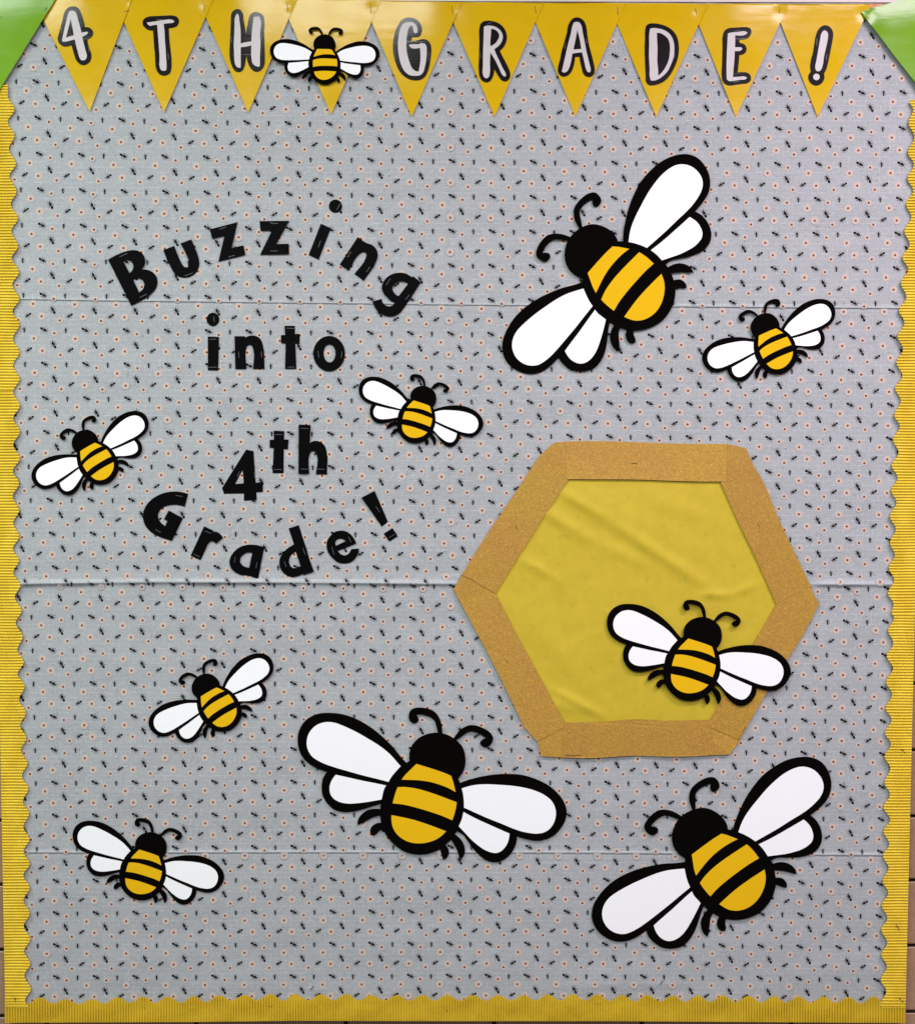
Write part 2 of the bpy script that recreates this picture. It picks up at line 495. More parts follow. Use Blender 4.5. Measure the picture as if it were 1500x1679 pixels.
# printed ants and flowers: the repeat measured as a warped lattice, one above and one below the fold
UP = [(0,0,26.8,133.9),(1,0,96.3,135),(2,0,165,138),(3,0,233.6,140),(4,0,302,141.6),(5,0,371,143),(6,0,439,144),(7,0,506.8,144.3),(8,0,574.3,143.9),(9,0,641.7,145.9),(10,0,709,146),(11,0,775.7,147.5),(12,0,843,150.7),(13,0,910.4,152),(14,0,977.3,152.5),(15,0,1044.5,152),(16,0,1111.5,152.3),(17,0,1178.7,152.8),(18,0,1245.3,152.7),(19,0,1312.8,153.6),(20,0,1380.4,153.5),(21,0,1449.5,151.8),
(0,1,30,193.3),(1,1,99.1,194.8),(2,1,167.5,197.3),(3,1,236,199.5),(4,1,304.3,200.8),(5,1,372.8,201.9),(6,1,440.7,202.9),(7,1,508.4,204),(8,1,575.9,204),(9,1,642.8,204.8),(10,1,709.8,204.8),(11,1,776.5,206.7),(12,1,843.2,208.8),(13,1,910.4,210.1),(14,1,977.3,210.9),(15,1,1043.7,210.7),(16,1,1110.9,210.9),(17,1,1177.6,211.5),(18,1,1244.3,212),(19,1,1312,212.3),(20,1,1379.3,212.2),(21,1,1447,211),
(0,2,32.4,252.6),(1,2,101.7,253.7),(0,3,34.4,311.4),(1,3,103.5,312.4),(2,3,171.4,314.4),(3,3,239.4,316),(4,3,307.8,317.6),(5,3,375.8,318.6),(6,3,443.2,319.3),(7,3,510.2,319.8),(8,3,577.2,320.4),(9,3,643.8,321),(10,3,710,321.2),(12,3,842.7,324.4),(13,3,909,325.7),(17,3,1175.5,327),(20,3,1375.9,327.6),(21,3,1442.7,327.6),
(0,4,35.8,369.5),(1,4,104.7,370.7),(2,4,172.8,372),(3,4,240.8,374),(4,4,309.2,375),(0,5,37.1,427.2),(1,5,105.7,427.8),(2,5,173.8,429.6),(3,5,241.8,431),(7,5,510.2,433.6),(9,5,643.2,435.2),(10,5,709.2,435.7),(11,5,775.1,437.1),(12,5,841.2,438.1),(13,5,907.5,438.8),(17,5,1172.3,440.7),(20,5,1371.6,441.6),(21,5,1438,441.6),
(0,6,37.7,483.9),(1,6,106.1,484.6),(2,6,173.8,486),(5,6,376.2,488.4),(6,6,443,489),(7,6,509.8,489.6),(8,6,576.2,490.2),(10,6,708,492.2),(11,6,773.7,493.3),(12,6,839.6,494),(17,6,1169.3,496.1),(21,6,1434.8,498.1),(0,7,39.1,540.6),(1,7,107.5,541.7),(5,7,376.8,544.4),(6,7,443.6,545.1),(7,7,509.8,545.6),(8,7,576,545.9),(10,7,707.6,548.3),(11,7,773.5,549.3),(16,7,1102.1,550.8),(17,7,1168.3,551.6),(21,7,1432.6,553.6),
(0,8,41.1,597),(1,8,109.2,597.6),(5,8,377.9,600.2),(6,8,444.1,600.5),(7,8,510.3,601),(8,8,576.2,601.6),(12,8,838.9,605.5),(13,8,904.5,605.5),(15,8,1035.7,605.5),(16,8,1101.3,606),(21,8,1430.5,609.7),(0,9,43.1,653.2),(1,9,111,653.9),(5,9,379.1,655.5),(6,9,445.3,656),(7,9,511.2,656.5),(8,9,576.9,657),(21,9,1428.9,665.2),
(0,10,45.6,709.3),(5,10,380.3,710.7),(6,10,446.6,711.2),(7,10,511.5,711.7),(21,10,1427.5,720.7),(0,11,47.2,766),(7,11,512.3,767.2),(21,11,1425.9,776),(0,12,50.2,821.8),(1,12,117.5,822),(4,12,316.6,821.2),(5,12,383,821.4),(6,12,449,821.8),(7,12,514.2,822.5),(8,12,579.7,823.1),(9,12,644.8,823.9),(21,12,1425.3,831.3),
(0,13,54.1,877.1),(1,13,120.9,876.6),(4,13,320.5,875.8),(5,13,386.4,876),(6,13,452.2,876.1),(7,13,517.6,876.6),(8,13,582.7,877.7),(21,13,1425.9,886.2),(0,14,59.7,931.7),(1,14,126.2,931),(2,14,193.1,930.4),(3,14,259.2,929.5),(4,14,325.4,930),(7,14,521.8,931),(8,14,586.6,931.6),(9,14,651.5,932.1),(21,14,1427.9,939.8)]
LO = [(0,15,50.3,958),(1,15,117.4,958.7),(2,15,184.8,958.4),(3,15,250.9,958.9),(0,16,51.5,1010.4),(1,16,118.7,1011.8),(2,16,185.8,1011.5),(3,16,251.5,1012),(0,17,52.7,1065.8),(1,17,120.1,1066.2),(0,18,54.7,1121.7),(1,18,121.5,1121.9),(0,19,56.7,1176.6),(1,19,123.5,1176.8),(0,20,58.1,1230.9),(1,20,124.3,1230.9),(0,21,58.9,1285.1),(1,21,124.7,1285.1),(0,22,59.9,1338.8),(1,22,125.5,1338.8),(0,23,60.3,1392.1),(1,23,125.5,1392.1),(0,24,61.4,1444.6),(0,25,61.8,1498),(1,25,126,1498),(2,25,191.8,1498),(3,25,257,1497.5),(0,26,62.2,1551),(0,27,62.6,1604),(1,27,126.6,1604),(2,27,192,1603.5),(3,27,256.8,1603),(4,27,321.6,1602),(5,27,386,1602),(6,27,450.7,1602),(7,27,514.9,1602),(8,27,578.7,1602),
(21,15,1424.9,966.2),(21,16,1420.6,1020.2),(21,17,1418.6,1074.5),(21,18,1418,1129.2),(21,19,1417.6,1183.3),(21,20,1417.2,1237.1),(21,21,1416,1290.6),(21,22,1414.6,1344.3),(20,22,1351.2,1343.1),(21,23,1413,1397.3),(20,23,1348.8,1396),(20,24,1347.6,1448.6),(21,24,1412,1450),(19,25,1282.2,1499.6),(20,25,1346,1500.6),(21,25,1410.2,1503),(18,26,1217.4,1551.2),(19,26,1281,1552),(20,26,1344.8,1553.2),(21,26,1408.8,1555.2),(18,27,1216.4,1604.4),(19,27,1279.8,1605),(20,27,1343.6,1606),(21,27,1407.6,1608.4),
(9,19,645.4,1175.8),(11,19,774,1176.2),(12,19,838.6,1176.2),(11,20,774.6,1229.9),(12,20,838.3,1230.2),(7,21,516.4,1283),(7,22,516.7,1336.5),(8,22,580.7,1335.8),(7,23,516.4,1389.6),(8,23,580.4,1389),(13,23,900.4,1390.2),(14,21,966.2,1284.6),(15,21,1030.6,1284.6),(16,21,1094.7,1285.7),(18,21,1222.7,1288),(14,22,965.9,1337.8),(15,22,1030,1338.1),(14,23,964.2,1391),(15,23,1028.6,1391.3),(16,23,1092.4,1392.1),(14,26,962.2,1549.2),(15,26,1026.1,1549.2),(17,26,1153.2,1551.2)]
def polyterms(i, j, j0):
    a = np.asarray(i, float)/21; b = (np.asarray(j, float) - j0)/14
    return np.stack([a*0+1, a, b, a*a, a*b, b*b, a**3, a*a*b, a*b*b, b**3, a**4, a**3*b, a*a*b*b, a*b**3], -1)
def lattice(S, j0):
    S = np.array(S, float)
    A = polyterms(S[:, 0], S[:, 1], j0)
    cx = np.linalg.lstsq(A, S[:, 2], rcond=None)[0]
    cy = np.linalg.lstsq(A, S[:, 3], rcond=None)[0]
    print('lattice residual', np.abs(A@cx - S[:, 2]).mean(), np.abs(A@cy - S[:, 3]).mean())
    return lambda i, j: np.stack([polyterms(i, j, j0)@cx, polyterms(i, j, j0)@cy], -1)
LAT = [(lattice(UP, 0), -3, 15), (lattice(LO, 15), 14, 29)]
TA, TB = np.array([640, 20])/9.375, np.array([22, 552])/9.375
def uvof(dx, dy):
    return np.linalg.solve(np.array([TA, TB]).T, np.array([dx, dy])/9.375)

def blob(cx, cy, rx, ry, ang, n=8):
    c, s = math.cos(ang), math.sin(ang)
    return [(cx + rx*math.cos(t)*c - ry*math.sin(t)*s, cy + rx*math.cos(t)*s + ry*math.sin(t)*c) for t in np.arange(n)*2*math.pi/n]
def stroke(x0, y0, x1, y1, w0, w1):
    d = math.hypot(x1-x0, y1-y0); nx, ny = -(y1-y0)/d, (x1-x0)/d
    return [(x0+nx*w0/2, y0+ny*w0/2), (x1+nx*w1/2, y1+ny*w1/2), (x1-nx*w1/2, y1-ny*w1/2), (x0-nx*w0/2, y0-ny*w0/2)]
def ant(scale, ang, legs=True):
    """ant facing +x: abdomen at -x, thorax and head at +x"""
    body = [blob(-4.1, 0, 2.75, 2.2, 0, 10), blob(-1.0, 0, 2.4, 0.95, 0, 8), blob(2.2, 0, 2.5, 2.1, 0, 10), blob(4.6, 0, 1.6, 1.3, 0, 8)]
    lg = []
    if legs:
        for s in (-1, 1):
            lg += [stroke(0.8, 0, -2.6, s*5.0, 1.0, 0.5), stroke(1.6, 0, 0.8, s*5.4, 1.0, 0.5), stroke(2.6, 0, 4.8, s*5.2, 1.0, 0.5), stroke(4.2, 0, 8.6, s*2.8, 1.0, 0.45)]
    c, s = math.cos(ang)*scale, math.sin(ang)*scale
    tr = lambda L: [[(x*c - y*s, x*s + y*c) for x, y in q] for q in L]
    return tr(body), tr(lg)
def flower(r):
    pet = [blob(math.cos(k*math.pi/3.5)*r*0.62, math.sin(k*math.pi/3.5)*r*0.62, r*0.36, r*0.24, k*math.pi/3.5, 8) for k in range(7)]
    pet += [blob(0, 0, r*0.5, r*0.5, 0, 10)]
    return pet, [blob(0, 0, 1.95, 1.95, 0, 8)]
MOT = {'ant': [], 'leg': [], 'dot': [], 'pet': [], 'halo': []}
def addm(du, kind, arg):
    u = uvof(*du)
    if kind == 'ant':
        b, lg = ant(*arg)
        MOT['ant'].append((u, b)); MOT['leg'].append((u, lg))
    else:
        p, d = flower(arg)
        MOT['pet'].append((u, p)); MOT['dot'].append((u, d)); MOT['halo'].append((u, [blob(0, 0, arg*1.15, arg*1.15, 0, 12)]))
rad = math.radians
addm((0, 0), 'ant', (0.63, rad(-92), True))
addm((300, -2), 'ant', (0.94, rad(27)))
addm((460, 245), 'ant', (0.97, rad(-119)))
addm((80, 315), 'ant', (0.81, rad(148)))
addm((465, 60), 'flower', 4.6)
addm((150, 137), 'flower', 6.0)
addm((285, 337), 'flower', 6.0)
addm((565, 410), 'flower', 4.7)

def print_layer(name, key, mat, lift):
    V, F = [], []
    base = 0
    for which, (fn, j0, j1) in enumerate(LAT):
        I, J = np.meshgrid(np.arange(-2, 23), np.arange(j0, j1 + 1))
        I, J = I.ravel(), J.ravel()
        for u, polys in MOT[key]:
            pos = fn(I + u[0], J + u[1])
            sm = SEAM[1](pos[:, 0])
            if key in ('halo', 'pet', 'dot'):
                an = np.arange(12)*math.pi/6
                top = np.max([H(pos[:, 0] + q*np.cos(a), pos[:, 1] + q*np.sin(a)) for a in an for q in (0, 2.5, 5)], 0)[:, None]
            ok = (pos[:, 1] < sm + 1.5) if which == 0 else (pos[:, 1] > sm + 0.5)
            l, r = edgefit(pos[:, 1])
            ok &= (pos[:, 0] > l + 9) & (pos[:, 0] < r - 9) & (pos[:, 1] > 12) & (pos[:, 1] < 1655)
            pos = pos[ok]
            sc = (1.03 - 0.045*pos[:, 1]/1679)[:, None, None]
            jit = rng.normal(0, 0.06, (len(pos), 1, 1)) if key == 'ant' else 0
            for kq, q in enumerate(polys):
                q = np.array(q)
                pts = pos[:, None, :] + q[None]*sc
                h = H(pts[..., 0], pts[..., 1]) + lift
                if key in ('halo', 'pet', 'dot'):      # a flower stays in front of its own halo where the cloth is creased
                    h = np.minimum(h + 0.0011, top[ok] + lift)
                h = h + kq * 0.000012
                v = P(pts, h).reshape(-1, 3)
                m = len(q)
                V.append(v)
                st = base + np.arange(len(pos))[:, None]*m + np.arange(m)[None, ::-1]
                F += st.tolist()
                base += len(v)
    o = mk(name, np.vstack(V), F, mat, fabric)
    tag(o, kind='stuff')
print_layer('flower_halo', 'halo', M_HALO, 0.00010)
print_layer('flower_petal', 'pet', M_PET, 0.00019)
print_layer('flower_centre', 'dot', M_DOT, 0.00045)
print_layer('ant_leg', 'leg', M_LEG, 0.00024)
print_layer('ant_body', 'ant', M_ANT, 0.0003)
staple(fabric, (509, 1623), (514.5, 1616.5), 0.0035, M_STAPLE_D, 1.2)
staple(fabric, (1082, 1614), (1087, 1608), 0.003, M_STAPLE_D, 1.2)

# ------------------------------------------------------------ corrugated scalloped border strips
def wave(keys):
    """half-cosine interpolation through alternating crest and valley points (pos, value)"""
    k = np.array(keys, float)
    def f(t):
        i = np.clip(np.searchsorted(k[:, 0], t) - 1, 0, len(k) - 2)
        s = np.clip((t - k[i, 0])/(k[i+1, 0] - k[i, 0]), 0, 1)
        s = (1 - np.cos(np.pi*s))/2
        return k[i, 1] + (k[i+1, 1] - k[i, 1])*s
    return f
def border(name, along0, along1, pitch, outer, scal, vertical, h0, amp, nacross, label, phase=0.0, seed=0):
    rg = np.random.default_rng(seed)
    per = 8 if vertical else 14
    n = int(round((along1 - along0)/pitch*per))
    t = np.linspace(along0, along1, n + 1)
    o = outer(t); s = scal(t)
    fr = np.linspace(0, 1, nacross + 1)
    a = o[:, None] + (s - o)[:, None]*fr[None]
    tt = np.broadcast_to(t[:, None], a.shape)
    jit = 0.5*np.sin(t*0.031 + seed) + 0.35*np.sin(t*0.083 + 2*seed)
    bend = 0.45*np.sin(a*0.09 + tt*0.013 + seed)
    ph = 2*np.pi*((tt - along0)/pitch + phase) + jit[:, None] + 0.35*bend
    mod = 1 + 0.25*np.sin(tt*0.037 + seed*1.7)*np.sin(a*0.11 + tt*0.021)
    wv = np.sin(ph) if vertical else 2*np.abs(np.sin(ph/2)) - 1
    h = h0 + amp*wv*mod + 0.0006*np.sin(tt*0.017 + seed)
    pts = np.stack([a, tt], -1) if vertical else np.stack([tt, a], -1)
    v = P(pts, h).reshape(-1, 3)
    m = nacross + 1
    F = []
    for i in range(n):
        for j in range(nacross):
            F.append((i*m+j, i*m+j+1, (i+1)*m+j+1, (i+1)*m+j))
    nf = len(F)
    # edge thickness down to the cloth
    for col in (0, nacross):
        e = P(pts[:, col], h[:, col]); b = P(pts[:, col], h[:, col] - 0.0012)
        st = len(v)
        v = np.vstack([v, e, b])
        F += [(st+i, st+i+1, st+n+1+i+1, st+n+1+i) for i in range(n)]
    ob = mk(name, v, F, M_BORD)
    ob.data.polygons.foreach_set('use_smooth', [k < nf for k in range(len(F))])
    tag(ob, label, 'border strip', 'scalloped yellow border strips around the board')
    return ob
LC = [(178.7,23.9),(222.3,23.9),(268.8,25.9),(314.4,26.9),(358,29),(403.5,29.6),(446,31),(490.6,31.4),(532,31.8),(576.7,32),(621,32.2),(664.8,32.4),(707.3,32.4),(750.9,32.4),(792.4,31.4),(837,31),(879.5,31.4),(919,31),(959.5,33.4),(1001,35.4),(1043.5,37.1),(1086,38.9),(1125.6,40.1),(1169.1,41.9),(1209.6,43.1),(1251.1,45),(1292.6,46.6),(1334.1,47.6),(1375.7,48),(1416,48.4),(1456,48.6),(1498,48.6),(1540,49.4),(1580,49.6),(1622,50.4),(1662,52)]
LV = [(157.5,13),(200,13),(243.5,14.6),(288,15.8),(334.7,17.8),(379,18.8),(422.8,19.2),(466.3,20.3),(509.9,20.9),(555.4,21.3),(599,21.7),(642.5,21.7),(686,21.7),(729.6,21.7),(772.1,21.3),(813.7,20.9),(857.2,21.9),(899.7,21.3),(938.2,21.9),(978.7,24.3),(1021.2,25.9),(1065.8,28.4),(1104.3,29),(1146.8,31.4),(1189.4,33),(1230.9,34.4),(1272.4,35.8),(1313.9,37.5),(1355.4,38.5),(1396,38.7),(1435,38.4),(1476,38.4),(1518,39),(1559,39.4),(1599,40),(1640,41)]
RC = [(165.6,1491.5),(201,1489.5),(249.6,1488.5),(292.1,1487.9),(334.7,1485.4),(379.2,1482.8),(421.7,1479.8),(463.3,1476.9),(508.9,1473.9),(551.4,1471.7),(593.9,1469.6),(636.4,1467.6),(681,1466.2),(720.5,1464.2),(763,1462),(803.5,1461.1),(847,1459.1),(889.6,1459.1),(930.1,1457.1),(972.6,1455.7),(1004,1462)]
RV = [(180,1497),(224.3,1499),(269.9,1498.2),(312.4,1497),(354.9,1493.9),(400.5,1491.5),(442,1489.1),(486.6,1486),(529.1,1482.8),(572.6,1480.4),(616.2,1479.4),(656.7,1476.7),(699.2,1475.3),(741.7,1472.9),(783.3,1471.7),(823.8,1469.6),(867.3,1468.6),(909.9,1467.2),(951.4,1465.8),(990.9,1464.8)]
RC2 = [(1000,1460),(1033.4,1456),(1074.9,1453.6),(1118.5,1453),(1161,1452),(1201.5,1451),(1240,1450.4),(1282.5,1450),(1323,1448.6),(1362.5,1448.4),(1403,1447.7),(1444,1447),(1484,1445.6),(1523,1445),(1565,1445),(1606,1444),(1647,1443)]
RV2 = [(1013,1465.6),(1054.7,1464.6),(1096,1463.8),(1138.7,1462.5),(1180,1461.5),(1219.7,1460.5),(1260,1459.5),(1302.8,1459),(1344,1459),(1384,1457.8),(1423,1456.6),(1464,1456),(1506,1455),(1546,1454.4),(1585,1454),(1625,1453),(1662,1449)]
BC = [(23,1636),(66,1635.4),(107,1638),(151,1638.4),(193,1635),(234,1634),(275,1634),(317.3,1633),(360,1632),(401.6,1631.4),(443.2,1629.9),(483.7,1630.3),(526.4,1630.3),(568,1629.9),(607.7,1631.6),(650.4,1631.6),(692,1631.6),(733.6,1631.6),(775.2,1631.6),(816.8,1631.6),(858.4,1631.8),(898.1,1630.5),(938.7,1630),(979.2,1630.5),(1019.7,1631.4),(1061.3,1631.4),(1102.9,1632.4),(1143.5,1632.4),(1185,1632.4),(1227,1633),(1269,1633),(1309,1633.6),(1350,1634),(1391,1635),(1432,1634),(1474,1635)]
BV = [(45,1645),(87,1645),(129,1646),(171,1645),(213,1644),(254,1644),(297,1644),(337.6,1642.7),(379.2,1640.5),(420.8,1640),(464.5,1640.5),(506,1639.9),(546.7,1639.9),(588.3,1640),(631.2,1640.2),(671,1640.3),(712.8,1640.3),(754.4,1640.3),(796,1640.3),(837.6,1640.3),(878,1640),(918.4,1640),(959,1640),(999.5,1640.6),(1040.5,1641.5),(1082,1641.8),(1123.2,1642.4),(1164,1642.5),(1206,1643),(1248,1643.6),(1289,1643.6),(1329,1643.8),(1370,1644),(1411,1645),(1453,1645)]
mrg = lambda a, b: sorted(a + b)
outL = lambda t: 1 + (t - 1250)*0.0187
outR = lambda t: 1498 - (t - 1080)*0.0235
wl, wr, wr2, wb = wave(mrg(LC, LV)), wave(mrg(RC, RV)), wave(mrg(RC2, RV2)), wave(mrg(BC, BV))
outB = pw([0, 40, 317, 480, 750, 1000, 1200, 1420, 1500], [1677.5, 1677, 1675.8, 1673.8, 1674.4, 1674.3, 1675.6, 1677.2, 1677.6])
b_bot = border('scalloped_border', 7.6, 1485, 4.42, outB, wb, False, 0.0058, 0.0028, 12, 'scalloped corrugated yellow border strip with upright ribs along the bottom edge', 0, 3)
b_l1 = border('scalloped_border', 139, 645, 4.74, outL, wl, True, 0.0052, 0.0016, 12, 'scalloped corrugated yellow border strip on the left, upper piece under the dark green pennant', 0, 1)
b_l2 = border('scalloped_border', 641, 1416, 4.74, outL, wl, True, 0.0060, 0.0016, 12, 'scalloped corrugated yellow border strip on the left, middle piece beside the leftmost bee', 0.3, 2)
b_l3 = border('scalloped_border', 1412, 1653, 4.74, outL, wl, True, 0.0068, 0.0016, 12, 'scalloped corrugated yellow border strip on the left, short lowest piece over the bottom corner', 0.1, 4)
b_r1 = border('scalloped_border', 163.5, 1009, 4.68, outR, wr, True, 0.0058, 0.0016, 12, 'scalloped corrugated yellow border strip on the right, upper piece under the light green pennant', 0.2, 5)
b_r2 = border('scalloped_border', 1005, 1653, 4.68, outR, wr2, True, 0.0068, 0.0016, 12, 'scalloped corrugated yellow border strip on the right, lower piece down to the corner', 0.6, 6)
for o, a, b, h in ((b_r2, (1468.5, 1516), (1474.5, 1525), 0.0082), (b_r2, (1473, 1635), (1480, 1643.6), 0.0082), (b_r2, (1477, 1228), (1484, 1234), 0.0082),
                   (b_l3, (24, 1635), (26, 1643), 0.0082), (b_bot, (231, 1652.6), (241, 1653), 0.0058), (b_bot, (439, 1650.3), (446.5, 1650), 0.0058), (b_bot, (975, 1644.5), (986, 1647), 0.0058), (b_bot, (729, 1652), (735, 1660), 0.0058)):
    staple(o, a, b, h, M_STAPLE_D, 1.3)

# ------------------------------------------------------------ honey-coloured hexagon
HEXC = [(918, 806, 985, 845, 2.2, 9), (985, 845, 1165, 965, 2.6, 11), (880, 830, 960, 880, 2.2, 10), (960, 880, 1080, 935, 1.2, 12), (852, 915, 912, 950, 1.8, 9), (1150, 975, 1200, 975, 1.5, 7), (1200, 975, 1245, 955, 1.2, 7), (1236, 930, 1232, 1005, 1.0, 4),
        (905, 1130, 995, 1178, 2.0, 8), (890, 1150, 950, 1165, 1.2, 9), (930, 800, 1130, 900, 1.5, 22), (1000, 990, 1010, 1100, 1.0, 25), (860, 1000, 960, 1120, 1.4, 24), (1050, 810, 1180, 860, 1.0, 16)]
def HH(x, y):
    h = np.zeros_like(x) + 1.6
    for x0, y0, x1, y1, hh, w in HEXC:
        dx, dy = x1-x0, y1-y0
        t = np.clip(((x-x0)*dx + (y-y0)*dy)/(dx*dx+dy*dy), 0, 1)
        r2 = (x - x0 - t*dx)**2 + (y - y0 - t*dy)**2
        h = h + 1.75*hh*np.exp(-r2/(w*w))*(0.3 + 0.7*np.sin(np.pi*np.clip(t, 0.03, 0.97)))
    d = np.minimum.reduce([y - 785, 1188 - y, np.abs(x-1040)*0 + 60])
    h = 0.9 + h*np.clip(0.5 + d/45, 0.5, 1)
    h = h + 0.12*np.sin(x*0.12 + y*0.05) * np.sin(y*0.11 - x*0.03)
    return h*0.001 + 0.0006
hexo = convex_sheet('honey_hexagon', [(796, 972), (917, 776), (1196, 780), (1287, 989), (1180, 1192), (915, 1194)], HH, 110, 120, M_HEX)
tag(hexo, 'wrinkled yellow paper hexagon filling the gold glitter frame', 'paper hexagon')

def strip(poly, h, label, name='gold_strip', cat='gold strip', sag=0.0003, t=0.0005, group='gold glitter strips framing the hexagon', stp=None):
    loops = [smooth(poly, True, 9, 6)]
    # refine long edges so the card can undulate a little
    L = loops[0]; fine = []
    for i in range(len(L)):
        a, b = np.array(L[i]), np.array(L[(i+1) % len(L)])
        k = max(1, int(np.hypot(*(b-a))/14))
        fine += [tuple(a + (b-a)*s/k) for s in range(k)]
    w = rng.uniform(0, 6, 2)
    hf = lambda p: h + sag*np.sin(p[:, 0]*0.045 + w[0])*np.sin(p[:, 1]*0.05 + w[1])
    o = sheet(name, [fine], hf, t, M_GOLD)
    tag(o, label, cat, group)
    if stp:
        staple(o, *stp, h + 0.0003, M_STAPLE_G, 0.8)
    return o
K0 = 0.0050
g2 = 'gold glitter corner pieces of the hexagon frame'
strip([(757, 942), (743.6, 966.5), (757, 993), (795, 985), (815, 973), (790, 950)], K0, 'small gold glitter piece at the left corner of the hexagon frame', 'gold_corner_piece', 'gold corner piece', group=g2)
strip([(1189, 727.8), (1193, 728), (1222.6, 734.6), (1235, 762), (1205, 792), (1189, 790)], K0, 'small gold glitter piece at the upper right corner of the hexagon frame', 'gold_corner_piece', 'gold corner piece', group=g2)
strip([(880, 1212), (887, 1239.8), (926, 1242.3), (932, 1192), (915, 1195)], K0, 'small gold glitter piece at the lower left corner of the hexagon frame', 'gold_corner_piece', 'gold corner piece', group=g2)
strip([(1158, 1186), (1214, 1213), (1195.5, 1237), (1155, 1239)], K0, 'small gold glitter piece at the lower right corner of the hexagon frame', 'gold_corner_piece', 'gold corner piece', group=g2)
strip([(922, 1192), (925.5, 1184.3), (997, 1182.6), (1040, 1179.4), (1100, 1181.5), (1163, 1180), (1168, 1215), (1191, 1233), (1168, 1237.6), (1137, 1240), (1100, 1240.4), (1040, 1239.2), (963, 1243), (921, 1242)], K0 + 0.0007, 'gold glitter strip along the bottom side of the hexagon', stp=((927, 1238.4), (952, 1238.4)))
strip([(757, 992), (790, 971), (812, 972.6), (862, 1068), (896, 1130), (928.5, 1189), (905, 1203), (880, 1215), (860, 1193), (812, 1095)], K0 + 0.0014, 'gold glitter strip on the lower left side of the hexagon, nearest the lower middle bee', stp=((830, 1082), (833, 1088)))
strip([(757, 943), (796, 880), (850, 800), (884, 747.5), (907.5, 726), (931, 723.7), (931, 788), (884, 859), (870, 881), (812, 972.8), (801, 967), (773, 949.5)], K0 + 0.0012, 'gold glitter strip on the upper left side of the hexagon', stp=((845, 862), (848, 868)))
strip([(1343, 990.6), (1317, 1040), (1265, 1122), (1212, 1213.5), (1158.3, 1189.8), (1174.7, 1161), (1225, 1072), (1272, 991), (1303, 974.5), (1328, 962)], K0 + 0.0012, 'gold glitter strip on the lower right side of the hexagon, partly under the bee', stp=((1210.5, 1212), (1223, 1191)))
strip([(1233.5, 760.5), (1247, 782), (1278, 854), (1300, 900), (1327.5, 957), (1330, 962), (1303, 975), (1272.5, 990.2), (1232, 900), (1212.4, 860), (1181.5, 791.5), (1191, 777.5)], K0 + 0.0014, 'gold glitter strip on the upper right side of the hexagon, nearest the right border', stp=((1242, 858), (1245, 864)))
strip([(929, 723.8), (960, 723.2), (1100, 727), (1150, 728), (1191.5, 727.8), (1191, 789.6), (1150, 789.5), (1100, 788.2), (1050, 786.4), (990, 785.8), (929, 785.6)], K0 + 0.0018, 'gold glitter strip along the top side of the hexagon', sag=0.0006, stp=((1035, 759.3), (1045, 759.6)))

# ------------------------------------------------------------ pennants
TIPS = [(147,183),(269,184),(407,184.5),(543,187.5),(675,191),(811,191.5),(943.3,190.7),(1076,191.5),(1206.5,191.5),(1340.5,191.5)]
NOT = [(71,33),(202.5,35),(337,27.5),(472.3,32),(608,35.2),(742.5,35.6),(877.5,36.2),(1011.5,38.8),(1145.3,39.5),(1279.3,36.4),(1416,33)]
TOP = pw([0, 470, 620, 750, 890, 1030, 1160, 1300, 1430], [-9, -6, 1.2, 3.6, 4.2, 5.0, 5.8, 6.2, 6.8])
PLAB = ['with the figure 4, overlapped by the dark green pennant', 'with the letter T', 'with the letter H', 'with the glare, behind the small bee cut-out', 'with the letter G', 'with the letter R', 'with the letter A, above the big upper right bee', 'with the letter D', 'with the letter E of the word grade', 'with the exclamation mark, next to the light green pennant']
pen_h = []
pennants = []
for k, tp in enumerate(TIPS):
    nl, nr = NOT[k], NOT[k+1]
    ext = lambda n, yy: tp[0] + (n[0]-tp[0])*(tp[1]-yy)/(tp[1]-n[1])
    yt = float(TOP(tp[0]))
    xl, xr = ext(nl, yt), ext(nr, yt)
    poly = [(xl, float(TOP(xl))), (xr, float(TOP(xr))), tp]
    ph = rng.uniform(0, 6.28, 4)
    a1 = rng.uniform(0.7, 1.3)
    def hf(x, y, xl=xl, xr=xr, yt=yt, ph=ph, a1=a1, tp=tp, k=k):
        u = (x - xl)/(xr - xl); v = np.clip((y - yt)/(tp[1] - yt), 0, 1)
        h = 3.0 + 2.4*np.clip(u, 0, 1)*(1-v)          # right corner lies over the next flag
        h = h + a1*0.9*np.sin(2.6*u*np.pi + ph[0])*(1-v)*0.5 + 0.5*np.sin(v*5 + ph[1])*0.6
        # pinned corners pull in
        for px in (0.085, 0.915):
            h = h - 0.9*np.exp(-(((u-px)*(xr-xl))**2 + (y-yt-16)**2)/(9.0**2))*(1 if px > 0.5 else 0.3)
        h = h + 0.25*v*v*np.sin(ph[2])
        return h*0.001
    o = convex_sheet('pennant', poly, hf, 60, 44, M_PENY, None, 0.0005)
    tag(o, 'yellow glossy triangular pennant ' + PLAB[k], 'pennant', 'yellow pennants along the top')
    pennants.append(o); pen_h.append(hf)
    sx, sy = nr[0] - 1.0, nr[1]
    if k < 9:
        sa, sb = [((203, 19.6), (211.5, 16.6)), ((334.5, 8), (335, 20)), ((471, 6), (472, 19)), ((607, 5), (608.5, 21)), ((740.8, 9), (742.3, 23.5)), ((876.5, 9), (879, 22)), ((1012.5, 9), (1013, 24)), ((1140, 13.5), (1142, 24)), ((1277.5, 10), (1278, 22))][k]
        hm = float(hf(np.array(sa[0]), np.array((sa[1]+sb[1])/2)))
        staple(o, sa, sb, hm + 0.0002, M_STAPLE_D, 0.7)

